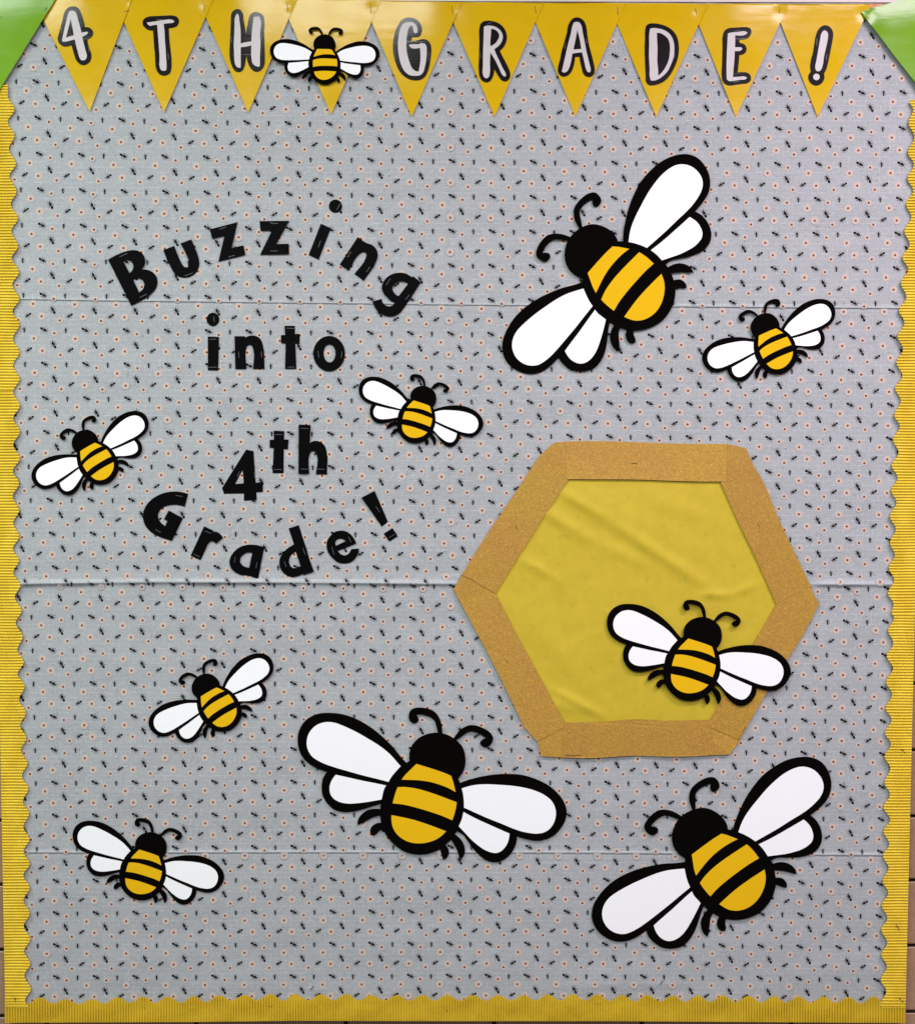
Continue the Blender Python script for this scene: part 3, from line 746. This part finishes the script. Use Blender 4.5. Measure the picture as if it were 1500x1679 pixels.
def green_h(ph, base):
    return lambda x, y: (base + 0.8*np.sin(x*0.045 + ph) + 0.6*np.sin(y*0.04 + ph*2))*0.001
gl = convex_sheet('pennant', [(118, -46), (-46, 221), (-130, -46)], green_h(0.5, 7.4), 40, 40, M_PENG)
tag(gl, 'dark green pennant folded over the upper left corner of the board', 'pennant', 'green corner pennants')
staple(gl, (72.5, 17), (77, 12), 0.0085, M_STAPLE_D, 0.9)
staple(gl, (-2, 28.5), (4, 27.5), 0.0085, M_STAPLE_D, 0.9)
def gr_h(x, y):
    d = np.hypot(x - 1412, y - 19)
    return (9.0 + 0.8*np.sin(x*0.05) + 0.5*np.sin(y*0.05) - 3.5*np.exp(-(d/14)**2) + 1.4*np.exp(-((d-26)/16)**2) + 1.5*np.clip((y-60)/100, 0, 1))*0.001
gr = convex_sheet('pennant', [(1412.2, 19.2), (1427, 13.8), (1478, -0.5), (1560, -28), (1628, -28), (1575, 230), (1563, 222), (1500, 134.5), (1465, 90), (1440, 56.5), (1419.7, 30.6)], gr_h, 60, 50, M_PENG)
tag(gr, 'light green pennant with a lifted edge over the upper right corner of the board', 'pennant', 'green corner pennants')

# ------------------------------------------------------------ white-on-black letters on the pennants
PL = {
'4': (0, (85,0,15.263), [(530,158),(620,172),(690,240),(740,350),(800,540),(830,680),(900,680),(980,720),(1030,790),(1020,880),(960,950),(890,985),(900,1080),(940,1210),(985,1350),(985,1450),(950,1540),(880,1600),(790,1628),(700,1600),(620,1520),(570,1400),(520,1230),(495,1130),(400,1155),(300,1160),(220,1120),(160,1040),(145,960),(170,860),(220,680),(270,490),(320,300),(370,220),(440,175)],
 [[[(430,300),(460,275),(540,270),(590,300),(620,360),(660,500),(710,680),(745,820),(820,800),(890,795),(910,825),(860,870),(760,920),(790,1060),(840,1250),(875,1420),(850,1480),(800,1510),(740,1505),(700,1460),(660,1330),(610,1150),(575,985),(480,1010),(360,1040),(280,1045),(250,1010),(270,930),(310,740),(360,540),(400,380)],[(470,470),(500,610),(530,760),(550,885),(450,910),(350,945),(390,800),(430,640)]]], [((255,670),(232,830)),((905,1160),(940,1300))]),
'T': (1, (225,15,14.6), [(230,190),(450,165),(700,150),(850,150),(940,180),(990,240),(995,310),(960,390),(880,435),(755,455),(760,600),(780,850),(805,1050),(820,1250),(815,1420),(780,1530),(700,1580),(600,1585),(520,1545),(460,1450),(435,1330),(425,1100),(400,850),(385,600),(378,505),(300,505),(220,470),(150,400),(125,320),(150,250)],
 [[[(230,318),(420,295),(600,260),(650,255),(850,260),(890,290),(870,315),(750,335),(630,355),(650,500),(660,700),(675,900),(690,1150),(700,1400),(690,1465),(640,1475),(580,1465),(550,1420),(535,1150),(515,850),(495,600),(478,375),(370,385),(310,400),(260,370)]]], [((455,245),(590,248)),((738,1060),(750,1200))]),
'H': (2, (365,5,13.99), [(330,135),(400,150),(450,210),(480,400),(520,620),(527,710),(550,600),(590,400),(620,290),(680,225),(770,205),(870,235),(940,310),(955,420),(950,700),(960,1000),(968,1250),(950,1440),(890,1530),(800,1575),(720,1560),(640,1490),(590,1390),(560,1290),(545,1190),(530,1290),(500,1450),(450,1550),(370,1583),(290,1560),(230,1480),(180,1340),(158,1180),(165,950),(180,650),(190,400),(200,250),(250,170)],
 [[[(335,235),(365,280),(385,400),(410,600),(415,930),(500,905),(660,880),(665,700),(690,480),(715,315),(830,305),(858,345),(860,700),(870,900),(855,1250),(855,1440),(825,1465),(750,1440),(690,1390),(665,1290),(655,1050),(658,970),(560,995),(415,1015),(415,1480),(350,1480),(300,1430),(270,1300),(262,1100),(255,1000),(265,750),(275,500),(285,320)]]], [((195,755),(207,905)),((888,715),(900,860))]),
'G': (4, (635,20,13.99), [(500,120),(600,135),(700,190),(770,290),(795,380),(785,470),(740,545),(660,570),(570,565),(545,658),(640,655),(760,625),(840,615),(930,650),(985,720),(1008,830),(1000,1000),(970,1200),(930,1350),(870,1470),(780,1540),(660,1563),(520,1540),(390,1470),(280,1350),(200,1180),(150,1000),(130,830),(140,640),(180,450),(250,290),(330,180),(410,135)],
 [[[(500,225),(590,235),(650,280),(690,380),(690,460),(650,490),(610,460),(590,380),(570,315),(530,310),(490,370),(460,480),(440,650),(440,850),(470,1020),(510,1150),(560,1270),(640,1345),(715,1365),(740,1250),(760,1050),(750,815),(640,835),(550,820),(490,750),(560,738),(740,735),(755,705),(860,720),(895,780),(905,900),(890,1100),(860,1250),(820,1380),(760,1440),(640,1460),(520,1445),(420,1380),(340,1260),(280,1080),(250,900),(245,700),(265,500),(310,350),(370,260),(430,235)]]], [((178,880),(185,1080)),((958,910),(950,1100))]),
'R': (5, (775,25,14.6), [(330,130),(480,140),(620,190),(730,280),(795,400),(818,520),(800,640),(740,760),(650,850),(700,960),(780,1110),(850,1250),(895,1380),(890,1490),(840,1560),(770,1583),(690,1550),(610,1450),(550,1350),(520,1290),(505,1390),(470,1500),(410,1580),(320,1605),(230,1570),(170,1480),(145,1330),(150,1000),(160,600),(162,300),(200,190),(260,145)],
 [[[(265,280),(320,250),(400,248),(500,260),(600,310),(680,390),(718,490),(705,600),(650,700),(560,780),(515,815),(560,930),(640,1100),(720,1270),(790,1400),(795,1455),(760,1470),(720,1440),(640,1290),(540,1080),(420,890),(410,1150),(405,1400),(380,1480),(330,1508),(280,1490),(250,1440),(245,1200),(250,800),(262,500)],[(440,325),(520,340),(600,400),(635,480),(600,590),(530,680),(420,745),(420,600),(435,450)]]], [((345,220),(460,160)),((178,875),(188,1030))]),
'A': (6, (905,20,13.99), [(560,118),(650,135),(730,200),(785,330),(810,530),(850,760),(900,950),(950,1150),(980,1320),(965,1410),(910,1470),(830,1483),(760,1455),(710,1390),(680,1270),(640,1100),(630,1020),(530,1025),(510,1170),(470,1310),(420,1400),(350,1455),(250,1475),(180,1440),(135,1360),(140,1250),(180,1100),(220,900),(280,690),(340,470),(380,280),(440,180),(500,130)],
 [[[(500,235),(580,220),(630,240),(670,300),(700,450),(750,700),(800,950),(860,1200),(885,1340),(870,1378),(820,1375),(790,1330),(750,1180),(690,920),(580,930),(465,950),(430,1150),(390,1280),(340,1360),(270,1385),(225,1360),(260,1200),(310,980),(370,720),(430,500),(470,310)],[(580,410),(610,520),(650,700),(670,845),(570,850),(490,858),(515,740),(550,570)]]], [((305,700),(285,840)),((775,610),(800,715))]),
'D': (7, (1045,30,13.99), [(270,122),(380,115),(520,135),(680,190),(810,280),(900,410),(945,580),(945,800),(910,970),(840,1140),(750,1300),(630,1430),(500,1500),(370,1533),(270,1530),(210,1480),(190,1300),(175,1000),(165,700),(175,450),(185,230),(210,160)],
 [[[(290,240),(340,225),(480,235),(610,270),(720,340),(800,450),(840,600),(845,750),(820,920),(760,1080),(700,1200),(600,1310),(490,1390),(370,1430),(310,1428),(290,1380),(280,1150),(265,900),(268,600),(275,320)],[(445,330),(520,340),(610,385),(700,470),(740,590),(742,780),(715,960),(650,1110),(570,1230),(475,1320),(470,1150),(455,1000),(460,700),(450,500)]]], [((855,785),(840,920))]),
'E': (8, (1175,35,14.6), [(280,165),(450,150),(620,138),(740,140),(810,170),(830,240),(800,340),(740,400),(640,430),(560,432),(535,470),(555,510),(640,535),(700,600),(715,660),(690,740),(620,790),(540,803),(530,950),(510,1120),(500,1222),(600,1215),(720,1225),(790,1270),(820,1340),(800,1430),(740,1475),(600,1495),(450,1515),(280,1530),(190,1490),(135,1410),(120,1300),(130,1000),(140,600),(150,320),(190,220)],
 [[[(265,290),(330,270),(500,255),(700,245),(735,270),(700,310),(640,335),(440,335),(440,480),(435,620),(590,620),(612,655),(580,695),(430,710),(425,850),(405,1100),(385,1335),(550,1325),(690,1325),(725,1355),(690,1385),(550,1400),(400,1425),(290,1428),(240,1390),(235,1250),(240,800),(255,500)]]], [((420,243),(560,208)),((395,1455),(550,1435))]),
'!': (9, (1310,30,13.99), [(590,158),(680,180),(750,250),(782,350),(770,480),(730,700),(690,900),(650,1080),(620,1180),(575,1270),(583,1350),(560,1430),(490,1510),(400,1540),(310,1515),(240,1450),(212,1370),(220,1290),(265,1220),(255,1130),(275,950),(320,780),(350,600),(380,420),(430,280),(500,195)],
 [[[(570,275),(620,290),(660,340),(660,450),(620,660),(570,880),(540,1080),(490,1195),(440,1220),(390,1195),(370,1130),(395,980),(440,720),(480,500),(520,330)]], [ellipse((398,1345), 75, 75, 20)]], [((410,460),(400,615)),((640,820),(620,960))]),
}
for ch, (k, org, back, faces_, stps) in PL.items():
    hf = pen_h[k]
    hp = lambda p, hf=hf: np.maximum(hf(p[:, 0], p[:, 1]), 0.003) + 0.0010
    nm = {'!': 'exclamation mark', '4': 'figure 4'}.get(ch, 'letter ' + ch)
    lo = sheet('letter_cutout', [smooth(Q(org, back), True, 50, 3)], hp, 0.0008, M_LETBLK)
    tag(lo, 'rounded black and white %s stuck on its yellow pennant' % nm, 'letter', 'white on black letters on the pennants')
    for loops in faces_:
        hq = lambda p, hp=hp: hp(p) + 0.0006
        sheet('letter_face', [smooth(Q(org, L), True, 50, 3) for L in loops], hq, 0.0004, M_LETWHT, lo)
    for a, b in stps:
        a, b = Q(org, [a, b])
        staple(lo, a, b, float(hp(np.array([a]))[0]) + 0.0004, M_STAPLE, 0.7)

# ------------------------------------------------------------ black card letters
zB, zN, zI, zF, zG, zD = (160,300,5), (420,300,5), (320,500,5.7692), (340,680,6.25), (220,790,6.25), (440,790,6.25)
BL = [
 ('capital letter B', 'starting the word buzzing', zB, [[(85,627),(165,585),(240,558),(300,550),(345,562),(378,595),(390,640),(382,680),(362,708),(410,712),(455,735),(485,775),(490,825),(475,870),(440,910),(400,942),(275,1005)],[(208,638),(245,627),(275,640),(293,672),(290,705),(262,740)],[(290,790),(335,778),(370,795),(384,830),(375,865),(340,897)]], [((178,606),(242,578)),((345,938),(403,912))]),
 ('letter u', 'right after the capital B', zB, [[(538,550),(628,515),(665,610),(695,670),(712,690),(735,692),(748,675),(748,640),(735,605),(680,495),(768,462),(820,590),(833,640),(830,690),(808,735),(765,765),(715,776),(665,765),(625,735),(600,690),(575,640)]], [((715,760),(780,738))]),
 ('letter z', 'tilted, right after the letter u', zB, [[(918,380),(1148,320),(1098,535),(1195,510),(1212,588),(990,645),(1040,433),(940,458)]], [((1000,378),(1055,362)),((1072,608),(1125,592))]),
 ('letter z', 'level, before the slanted i stem', zN, [[(28,312),(272,310),(165,500),(268,498),(270,583),(32,588),(130,388),(118,400),(112,390),(36,393)]], [((115,325),(140,332)),((138,333),(180,332)),((115,558),(175,557))]),
 ('round dot', 'of the slanted i in buzzing', zN, [ellipse((650,190), 54, 54)], [((660,220),(688,172))]),
 ('i stem', 'slanted bar in the word buzzing', zN, [[(530,333),(612,370),(513,628),(430,590)]], [((510,525),(528,475))]),
 ('letter n', 'tilted, in the word buzzing', zN, [[(833,442),(905,492),(950,508),(985,545),(997,595),(985,640),(882,803),(805,745),(900,610),(905,585),(893,567),(870,567),(845,585),(760,720),(685,668)]], [((748,610),(778,562)),((905,730),(932,688))]),
 ('letter g', 'tilted, ending the word buzzing', zN, [[(1278,772),(1225,742),(1180,735),(1120,745),(1070,775),(1038,820),(1030,865),(1045,905),(1075,940),(1110,970),(1135,982),(1120,1003),(1090,1013),(1060,1003),(1035,975),(1030,950),(952,970),(968,1010),(1000,1055),(1050,1085),(1100,1094),(1150,1083),(1185,1060),(1215,1020),(1350,815),(1285,763)],[(1245,825),(1205,805),(1165,810),(1130,830),(1115,862),(1125,893),(1150,918),(1168,927)]], [((1065,835),(1100,785)),((1225,955),(1255,918))]),
 ('round dot', 'of the upright i in the word into', zI, [ellipse((168,136), 60, 63)], [((175,105),(180,160))]),
 ('i stem', 'upright bar starting the word into', zI, [[(120,298),(225,302),(218,620),(120,616)]], [((135,325),(200,323)),((123,590),(205,588))]),
 ('letter n', 'upright, in the word into', zI, [[(372,295),(472,296),(475,308),(500,295),(545,289),(595,303),(625,335),(640,380),(656,606),(548,606),(550,420),(540,390),(515,376),(490,390),(480,430),(486,606),(380,606)]], [((410,440),(415,500)),((625,440),(630,495))]),
 ('letter t', 'upright, in the word into', zI, [[(845,196),(943,197),(943,275),(990,272),(987,367),(947,363),(957,604),(850,604),(855,362),(812,360),(812,284),(850,283)]], [((865,220),(935,222)),((875,588),(940,588))]),
 ('letter o', 'ending the word into', zI, [ellipse((1267,460), 150, 167),ellipse((1271,458), 56, 85)], [((1160,435),(1170,500)),((1388,440),(1382,500))]),
 ('figure 4', 'in the lower half of the slogan', zF, [[(397,357),(472,372),(495,697),(545,690),(568,680),(568,790),(500,793),(507,873),(375,882),(375,805),(170,812),(150,750)],[(362,565),(373,703),(283,710)]], [((480,590),(488,650)),((330,580),(306,635))]),
 ('letter t', 'small and raised beside the figure 4', zF, [[(680,163),(787,168),(785,253),(832,254),(825,356),(783,350),(782,602),(668,598),(680,340),(638,337),(640,256),(682,256)]], [((697,203),(770,202)),((683,560),(765,562))]),
 ('letter h', 'raised, right of the small t', zF, [[(935,100),(1057,105),(1050,290),(1085,270),(1125,268),(1170,285),(1205,325),(1222,375),(1225,612),(1112,610),(1120,410),(1105,380),(1082,370),(1060,380),(1047,410),(1043,606),(932,606)]], [((955,140),(1032,142)),((958,557),(1030,558)),((1125,558),(1200,558))]),
 ('capital letter G', 'starting the word grade', zG, [[(553,122),(450,100),(370,102),(280,122),(200,165),(135,225),(100,290),(90,360),(105,430),(150,495),(210,540),(290,575),(388,605),(500,372),(355,293),(305,382),(340,400),(318,452),(275,420),(248,380),(245,330),(270,285),(310,255),(380,237),(440,236),(520,254)]], [((425,140),(495,150)),((215,485),(272,522))]),
 ('letter r', 'slanted, in the word grade', zG, [[(717,455),(812,500),(808,515),(840,512),(875,530),(912,572),(838,635),(815,610),(785,607),(755,640),(733,690),(680,803),(578,757)]], [((722,503),(790,530)),((610,740),(672,770))]),
 ('letter a', 'in the word grade', zG, [[(1333,668),(1235,645),(1150,647),(1080,670),(1020,720),(983,780),(977,840),(1000,895),(1050,935),(1100,955),(1150,960),(1270,992)],[(1210,727),(1160,722),(1115,748),(1088,785),(1085,825),(1110,855),(1140,872),(1178,880)]], [((1025,830),(1035,770)),((1248,885),(1258,825))]),
 ('letter d', 'in the word grade', zD, [[(207,477),(312,443),(390,690),(430,820),(467,920),(360,955),(352,945),(290,970),(230,975),(180,955),(135,910),(115,860),(115,800),(140,740),(185,690),(262,640)],[(280,717),(240,745),(217,780),(212,825),(225,865),(255,885),(290,880),(332,868)]], [((163,815),(183,872)),((352,678),(378,745))]),
 ('letter e', 'ending the word grade', zD, [[(900,632),(710,707),(740,740),(775,755),(810,745),(838,715),(848,690),(928,683),(922,730),(895,780),(850,820),(790,836),(720,828),(660,785),(615,730),(597,670),(600,610),(630,560),(680,515),(740,500),(800,510),(850,545),(885,595)],[(690,655),(685,620),(700,595),(735,582),(770,590),(793,608)]], [((650,665),(672,745)),((820,563),(848,618))]),
 ('exclamation bar', 'tapering, slanted after the word grade', zD, [[(952,162),(1088,93),(1225,410),(1162,460)]], [((1103,255),(1140,310))]),
 ('square dot', 'under the tapering exclamation bar', zD, [[(1180,532),(1272,473),(1325,558),(1240,613)]], [((1235,573),(1292,538))]),
]
for nm, where, org, loops, stps in BL:
    L = [smooth(Q(org, q), True, 34, 4) for q in loops]
    c = np.mean(np.array(L[0]), 0)
    pts = np.array(L[0])
    h = float(H(pts[:, 0], pts[:, 1]).max()) + 0.0012
    h = min(h, 0.0032)
    ax, ay = rng.normal(0, 0.000008, 2)
    hf = lambda p, h=h, c=c, ax=ax, ay=ay: h + (p[:, 0]-c[0])*ax + (p[:, 1]-c[1])*ay
    o = sheet('letter', L, hf, 0.0008, M_BLACK)
    tag(o, 'black card %s, %s, stapled to the fabric' % (nm, where), 'letter', 'black card letters of the slogan')
    for a, b in stps:
        a, b = Q(org, [a, b])
        staple(o, a, b, h + 0.0003, M_STAPLE, 0.75)

# ------------------------------------------------------------ bees: one paper bee with its parts, then copies
Z1, Z2, Z3, Z4 = (480,1150,1500/230), (660,1150,9.375), (720,1250,1500/220), (520,1240,6.25)
BC0 = (709.0, 1290.0)
def PB(p, h=0.0):
    p = np.asarray(p, float); h = np.asarray(h, float) + 0*p[..., 0]
    return np.stack([(p[..., 0]-BC0[0])*U, -h, -(p[..., 1]-BC0[1])*U], -1)
bee = empty('bee_cutout', (0, 0, 0))
def bpart(name, z, loop, h, mat, parent=None, ang=40, n=4, t=0.0006):
    pts = z if loop is None else Q(z, loop)
    v, f = sheet_geo([smooth(pts, True, ang, n)], h, t, PB)
    return mk(name, v, f, mat, parent or bee)
wA = Q(Z1, [(1215,655),(1150,580),(1070,480),(970,380),(850,280),(740,210),(620,155),(500,125),(380,117),(290,125),(210,155),(140,205),(95,270),(68,345),(62,430),(75,510),(105,580),(160,645),(240,700),(310,730),(385,755),(480,790),(700,840),(1000,892),(1120,900)])
wing = bpart('wing', wA, None, 0.0002, M_BEEBLK)
bpart('wing_pane', Z1, [(1155,690),(1100,625),(1030,550),(930,470),(820,400),(700,330),(600,280),(520,245),(450,222),(390,215),(330,222),(270,245),(215,290),(178,345),(160,410),(160,470),(178,530),(215,585),(270,625),(350,665),(450,700),(600,745),(760,790),(900,825),(1025,858),(1060,800),(1105,745)], 0.0009, M_WHITE, wing)
wing = bpart('wing', Z4, [(112,152),(75,200),(55,265),(50,330),(57,390),(80,445),(120,500),(170,545),(230,567),(300,575),(380,567),(470,545),(560,515),(650,488),(760,450),(760,290),(700,290),(450,230),(250,185)], 0.0, M_BEEBLK)
bpart('wing_pane', Z4, [(195,187),(160,235),(138,285),(132,340),(142,390),(170,430),(215,460),(270,478),(340,485),(420,480),(500,470),(580,457),(663,442),(675,380),(690,330),(708,298),(600,275),(450,245),(320,215)], 0.0009, M_WHITE, wing)
wing = bpart('wing', Z3, [(228,230),(320,195),(420,168),(530,145),(650,130),(780,127),(900,135),(1000,158),(1100,195),(1200,245),(1290,315),(1360,395),(1405,480),(1420,570),(1405,650),(1370,720),(1310,795),(1240,845),(1160,875),(1080,882),(1000,870),(920,850),(865,832),(780,805),(560,705),(380,615),(230,540),(200,400)], 0.0002, M_BEEBLK)
bpart('wing_pane', Z3, [(250,290),(330,265),(420,248),(530,243),(680,250),(830,262),(960,285),(1080,320),(1180,370),(1250,430),(1288,500),(1300,570),(1290,640),(1265,700),(1220,755),(1160,788),(1090,800),(1010,793),(920,775),(830,745),(700,690),(550,630),(400,563),(275,505),(272,430),(265,350)], 0.0009, M_WHITE, wing)
wing = bpart('wing', Z3, [(865,826),(863,890),(845,950),(810,1015),(760,1070),(700,1108),(630,1126),(560,1118),(500,1090),(440,1040),(380,975),(320,890),(260,810),(190,768),(150,720),(230,560),(400,600),(700,740)], 0.0, M_BEEBLK)
bpart('wing_pane', Z3, [(268,555),(350,600),(460,655),(570,705),(680,755),(783,800),(778,850),(760,910),(725,965),(680,1005),(630,1020),(570,1010),(500,980),(430,930),(360,870),(290,795),(218,717),(245,645)], 0.0009, M_WHITE, wing)
bodyL = Q(Z4, [(960,35),(870,100),(790,180),(735,260),(695,340),(665,430),(650,520),(648,610),(665,720),(700,800),(750,870),(820,935),(890,980),(960,1003),(1040,1013),(1120,1008),(1200,985),(1270,950),(1340,890)])
bodyR = [(739,1377.6),(747.9,1364.4),(751.5,1355.6),(756,1345.3),(759.3,1332),(760.3,1316),(758.9,1302.8),(756.7,1292.5),(753.7,1283),(750.5,1275.5),(735,1262),(690,1240)]
bpart('body', bodyL + bodyR, None, 0.0013, M_BEEBLK)
bpart('head', Z2, [(108,905),(105,830),(115,750),(140,680),(190,610),(250,555),(330,510),(420,482),(520,470),(600,480),(690,505),(780,555),(850,610),(910,680),(945,760),(962,850),(962,950),(945,1030),(915,1100),(870,1160),(835,1190),(740,1190),(500,1080),(200,970)], 0.0017, M_BEEBLK)
bpart('antenna', Z2, [(612,500),(605,400),(595,330),(570,260),(530,190),(480,140),(400,105),(320,88),(240,85),(180,95),(130,125),(105,175),(100,240),(115,290),(150,318),(200,325),(235,310),(248,275),(240,240),(215,190),(280,190),(350,205),(420,230),(475,265),(500,310),(520,380),(552,500)], 0.0010, M_BEEBLK)
bpart('antenna', Z2, [(770,580),(830,490),(880,430),(950,385),(1020,358),(1090,357),(1160,372),(1240,405),(1310,445),(1360,495),(1385,555),(1375,610),(1350,655),(1310,690),(1260,695),(1210,675),(1185,640),(1195,605),(1230,575),(1280,557),(1220,515),(1150,475),(1080,455),(1030,453),(990,470),(920,520),(800,605)], 0.0010, M_BEEBLK)
bpart('leg', Z3, [(150,790),(215,840),(255,885),(280,945),(285,1010),(270,1060),(235,1100),(215,1040),(190,970),(165,925),(120,850)], 0.0006, M_BEEBLK)
bpart('leg', Z3, [(50,910),(90,955),(108,1000),(100,1050),(75,1085),(45,1097),(25,1040),(5,950)], 0.0006, M_BEEBLK)
bpart('leg', Z4, [(680,545),(580,540),(520,553),(470,585),(435,625),(418,665),(415,708),(470,685),(540,645),(590,620),(680,605)], 0.0006, M_BEEBLK)
bpart('leg', Z4, [(690,687),(610,690),(570,715),(547,750),(545,785),(570,820),(610,800),(635,770),(690,748)], 0.0006, M_BEEBLK)
bpart('stripe', Z4, [(1018,73),(1100,98),(1200,130),(1300,165),(1370,195),(1390,250),(1405,310),(1417,362),(1350,325),(1250,285),(1150,257),(1050,242),(950,237),(867,235),(905,185),(960,130)], 0.0022, M_BEEYEL)
bpart('stripe', Z4, [(827,313),(900,312),(1000,325),(1100,350),(1200,383),(1300,420),(1428,470),(1420,530),(1405,590),(1383,655),(1280,610),(1150,565),(1000,520),(880,492),(775,480),(790,420),(808,360)], 0.0022, M_BEEYEL)
bpart('stripe', Z4, [(762,603),(850,620),(1000,655),(1150,705),(1320,770),(1270,820),(1210,858),(1130,885),(1060,895),(980,890),(910,868),(850,830),(800,775),(772,715),(763,650)], 0.0022, M_BEEYEL)

bee_parts = list(bee.children)
def copy_bee():
    r = bee.copy(); COL.objects.link(r)
    for ch in bee_parts:
        c = ch.copy(); COL.objects.link(c); c.parent = r
        for g in ch.children:
            d = g.copy(); COL.objects.link(d); d.parent = c
    return r
BEES = [  # 2x2 turn-and-scale and centre on the board
 ((1, 0), (0, 1), (709, 1290), 'large bee cut-out at the bottom middle, leaning right beneath the gold hexagon'),
 ((0.4093,-0.9121), (0.9100,0.4098), (1008.59,439.46), 'large bee cut-out flying up left in the upper right of the board'),
 ((0.5823,-0.8090), (0.8131,0.5781), (1180.31,1401.24), 'large bee cut-out at the bottom right corner below the hexagon'),
 ((0.3752,-0.1170), (0.1172,0.3771), (534.55,92.53), 'small upright bee cut-out on the pennant row between H and G'),
 ((0.3798,-0.3386), (0.3400,0.3800), (1266.26,556.10), 'small bee cut-out near the right border, beside the big upper bee'),
 ((0.4662,-0.0006), (0.0009,0.4634), (690.29,674.49), 'small bee cut-out right of the word into'),
 ((0.3088,-0.3532), (0.3538,0.3082), (153.77,742.53), 'small bee cut-out by the left border, left of the figure 4'),
 ((0.6851,-0.0030), (0.0002,0.6873), (1145.84,1072.71), 'medium bee cut-out sitting on the yellow hexagon and its gold frame'),
 ((0.3277,-0.3759), (0.3783,0.3236), (352.66,1144.40), 'small bee cut-out below the word grade, pointing up left'),
 ((0.5622,-0.0009), (0.0003,0.5593), (243.53,1413.78), 'medium bee cut-out in the lower left corner of the board')]
ref = np.array([(dx, dy) for dx in (-150, -75, 0, 75, 150) for dy in (-100, -50, 0, 50, 100)], float)
HB = [0.0036]*10
HB[3] = 0.0072; HB[7] = 0.0098
for k, (r0, r1, c, lab) in enumerate(BEES):
    o = bee if k == 0 else copy_bee()
    M = np.array([r0, r1])
    tgt = P(ref@M + np.array(c), HB[k])
    src = ref * np.array([1, -1]) * U
    a = src[:, 0] + 1j*src[:, 1]
    b = tgt[:, 0] + 1j*tgt[:, 2]
    am, bm = a.mean(), b.mean()
    s = ((b - bm)*np.conj(a - am)).sum()/(np.abs(a - am)**2).sum()
    loc = bm - s*am
    sc = abs(s); th = math.atan2(s.imag, s.real)
    o.location = (loc.real, -HB[k], loc.imag)
    o.rotation_euler = (0, -th, 0)
    o.scale = (sc, 1.0, sc)
    tag(o, lab, 'bee cut-out', 'paper bee cut-outs')

for o in scene.objects:
    if 'wc' in o:
        del o['wc']
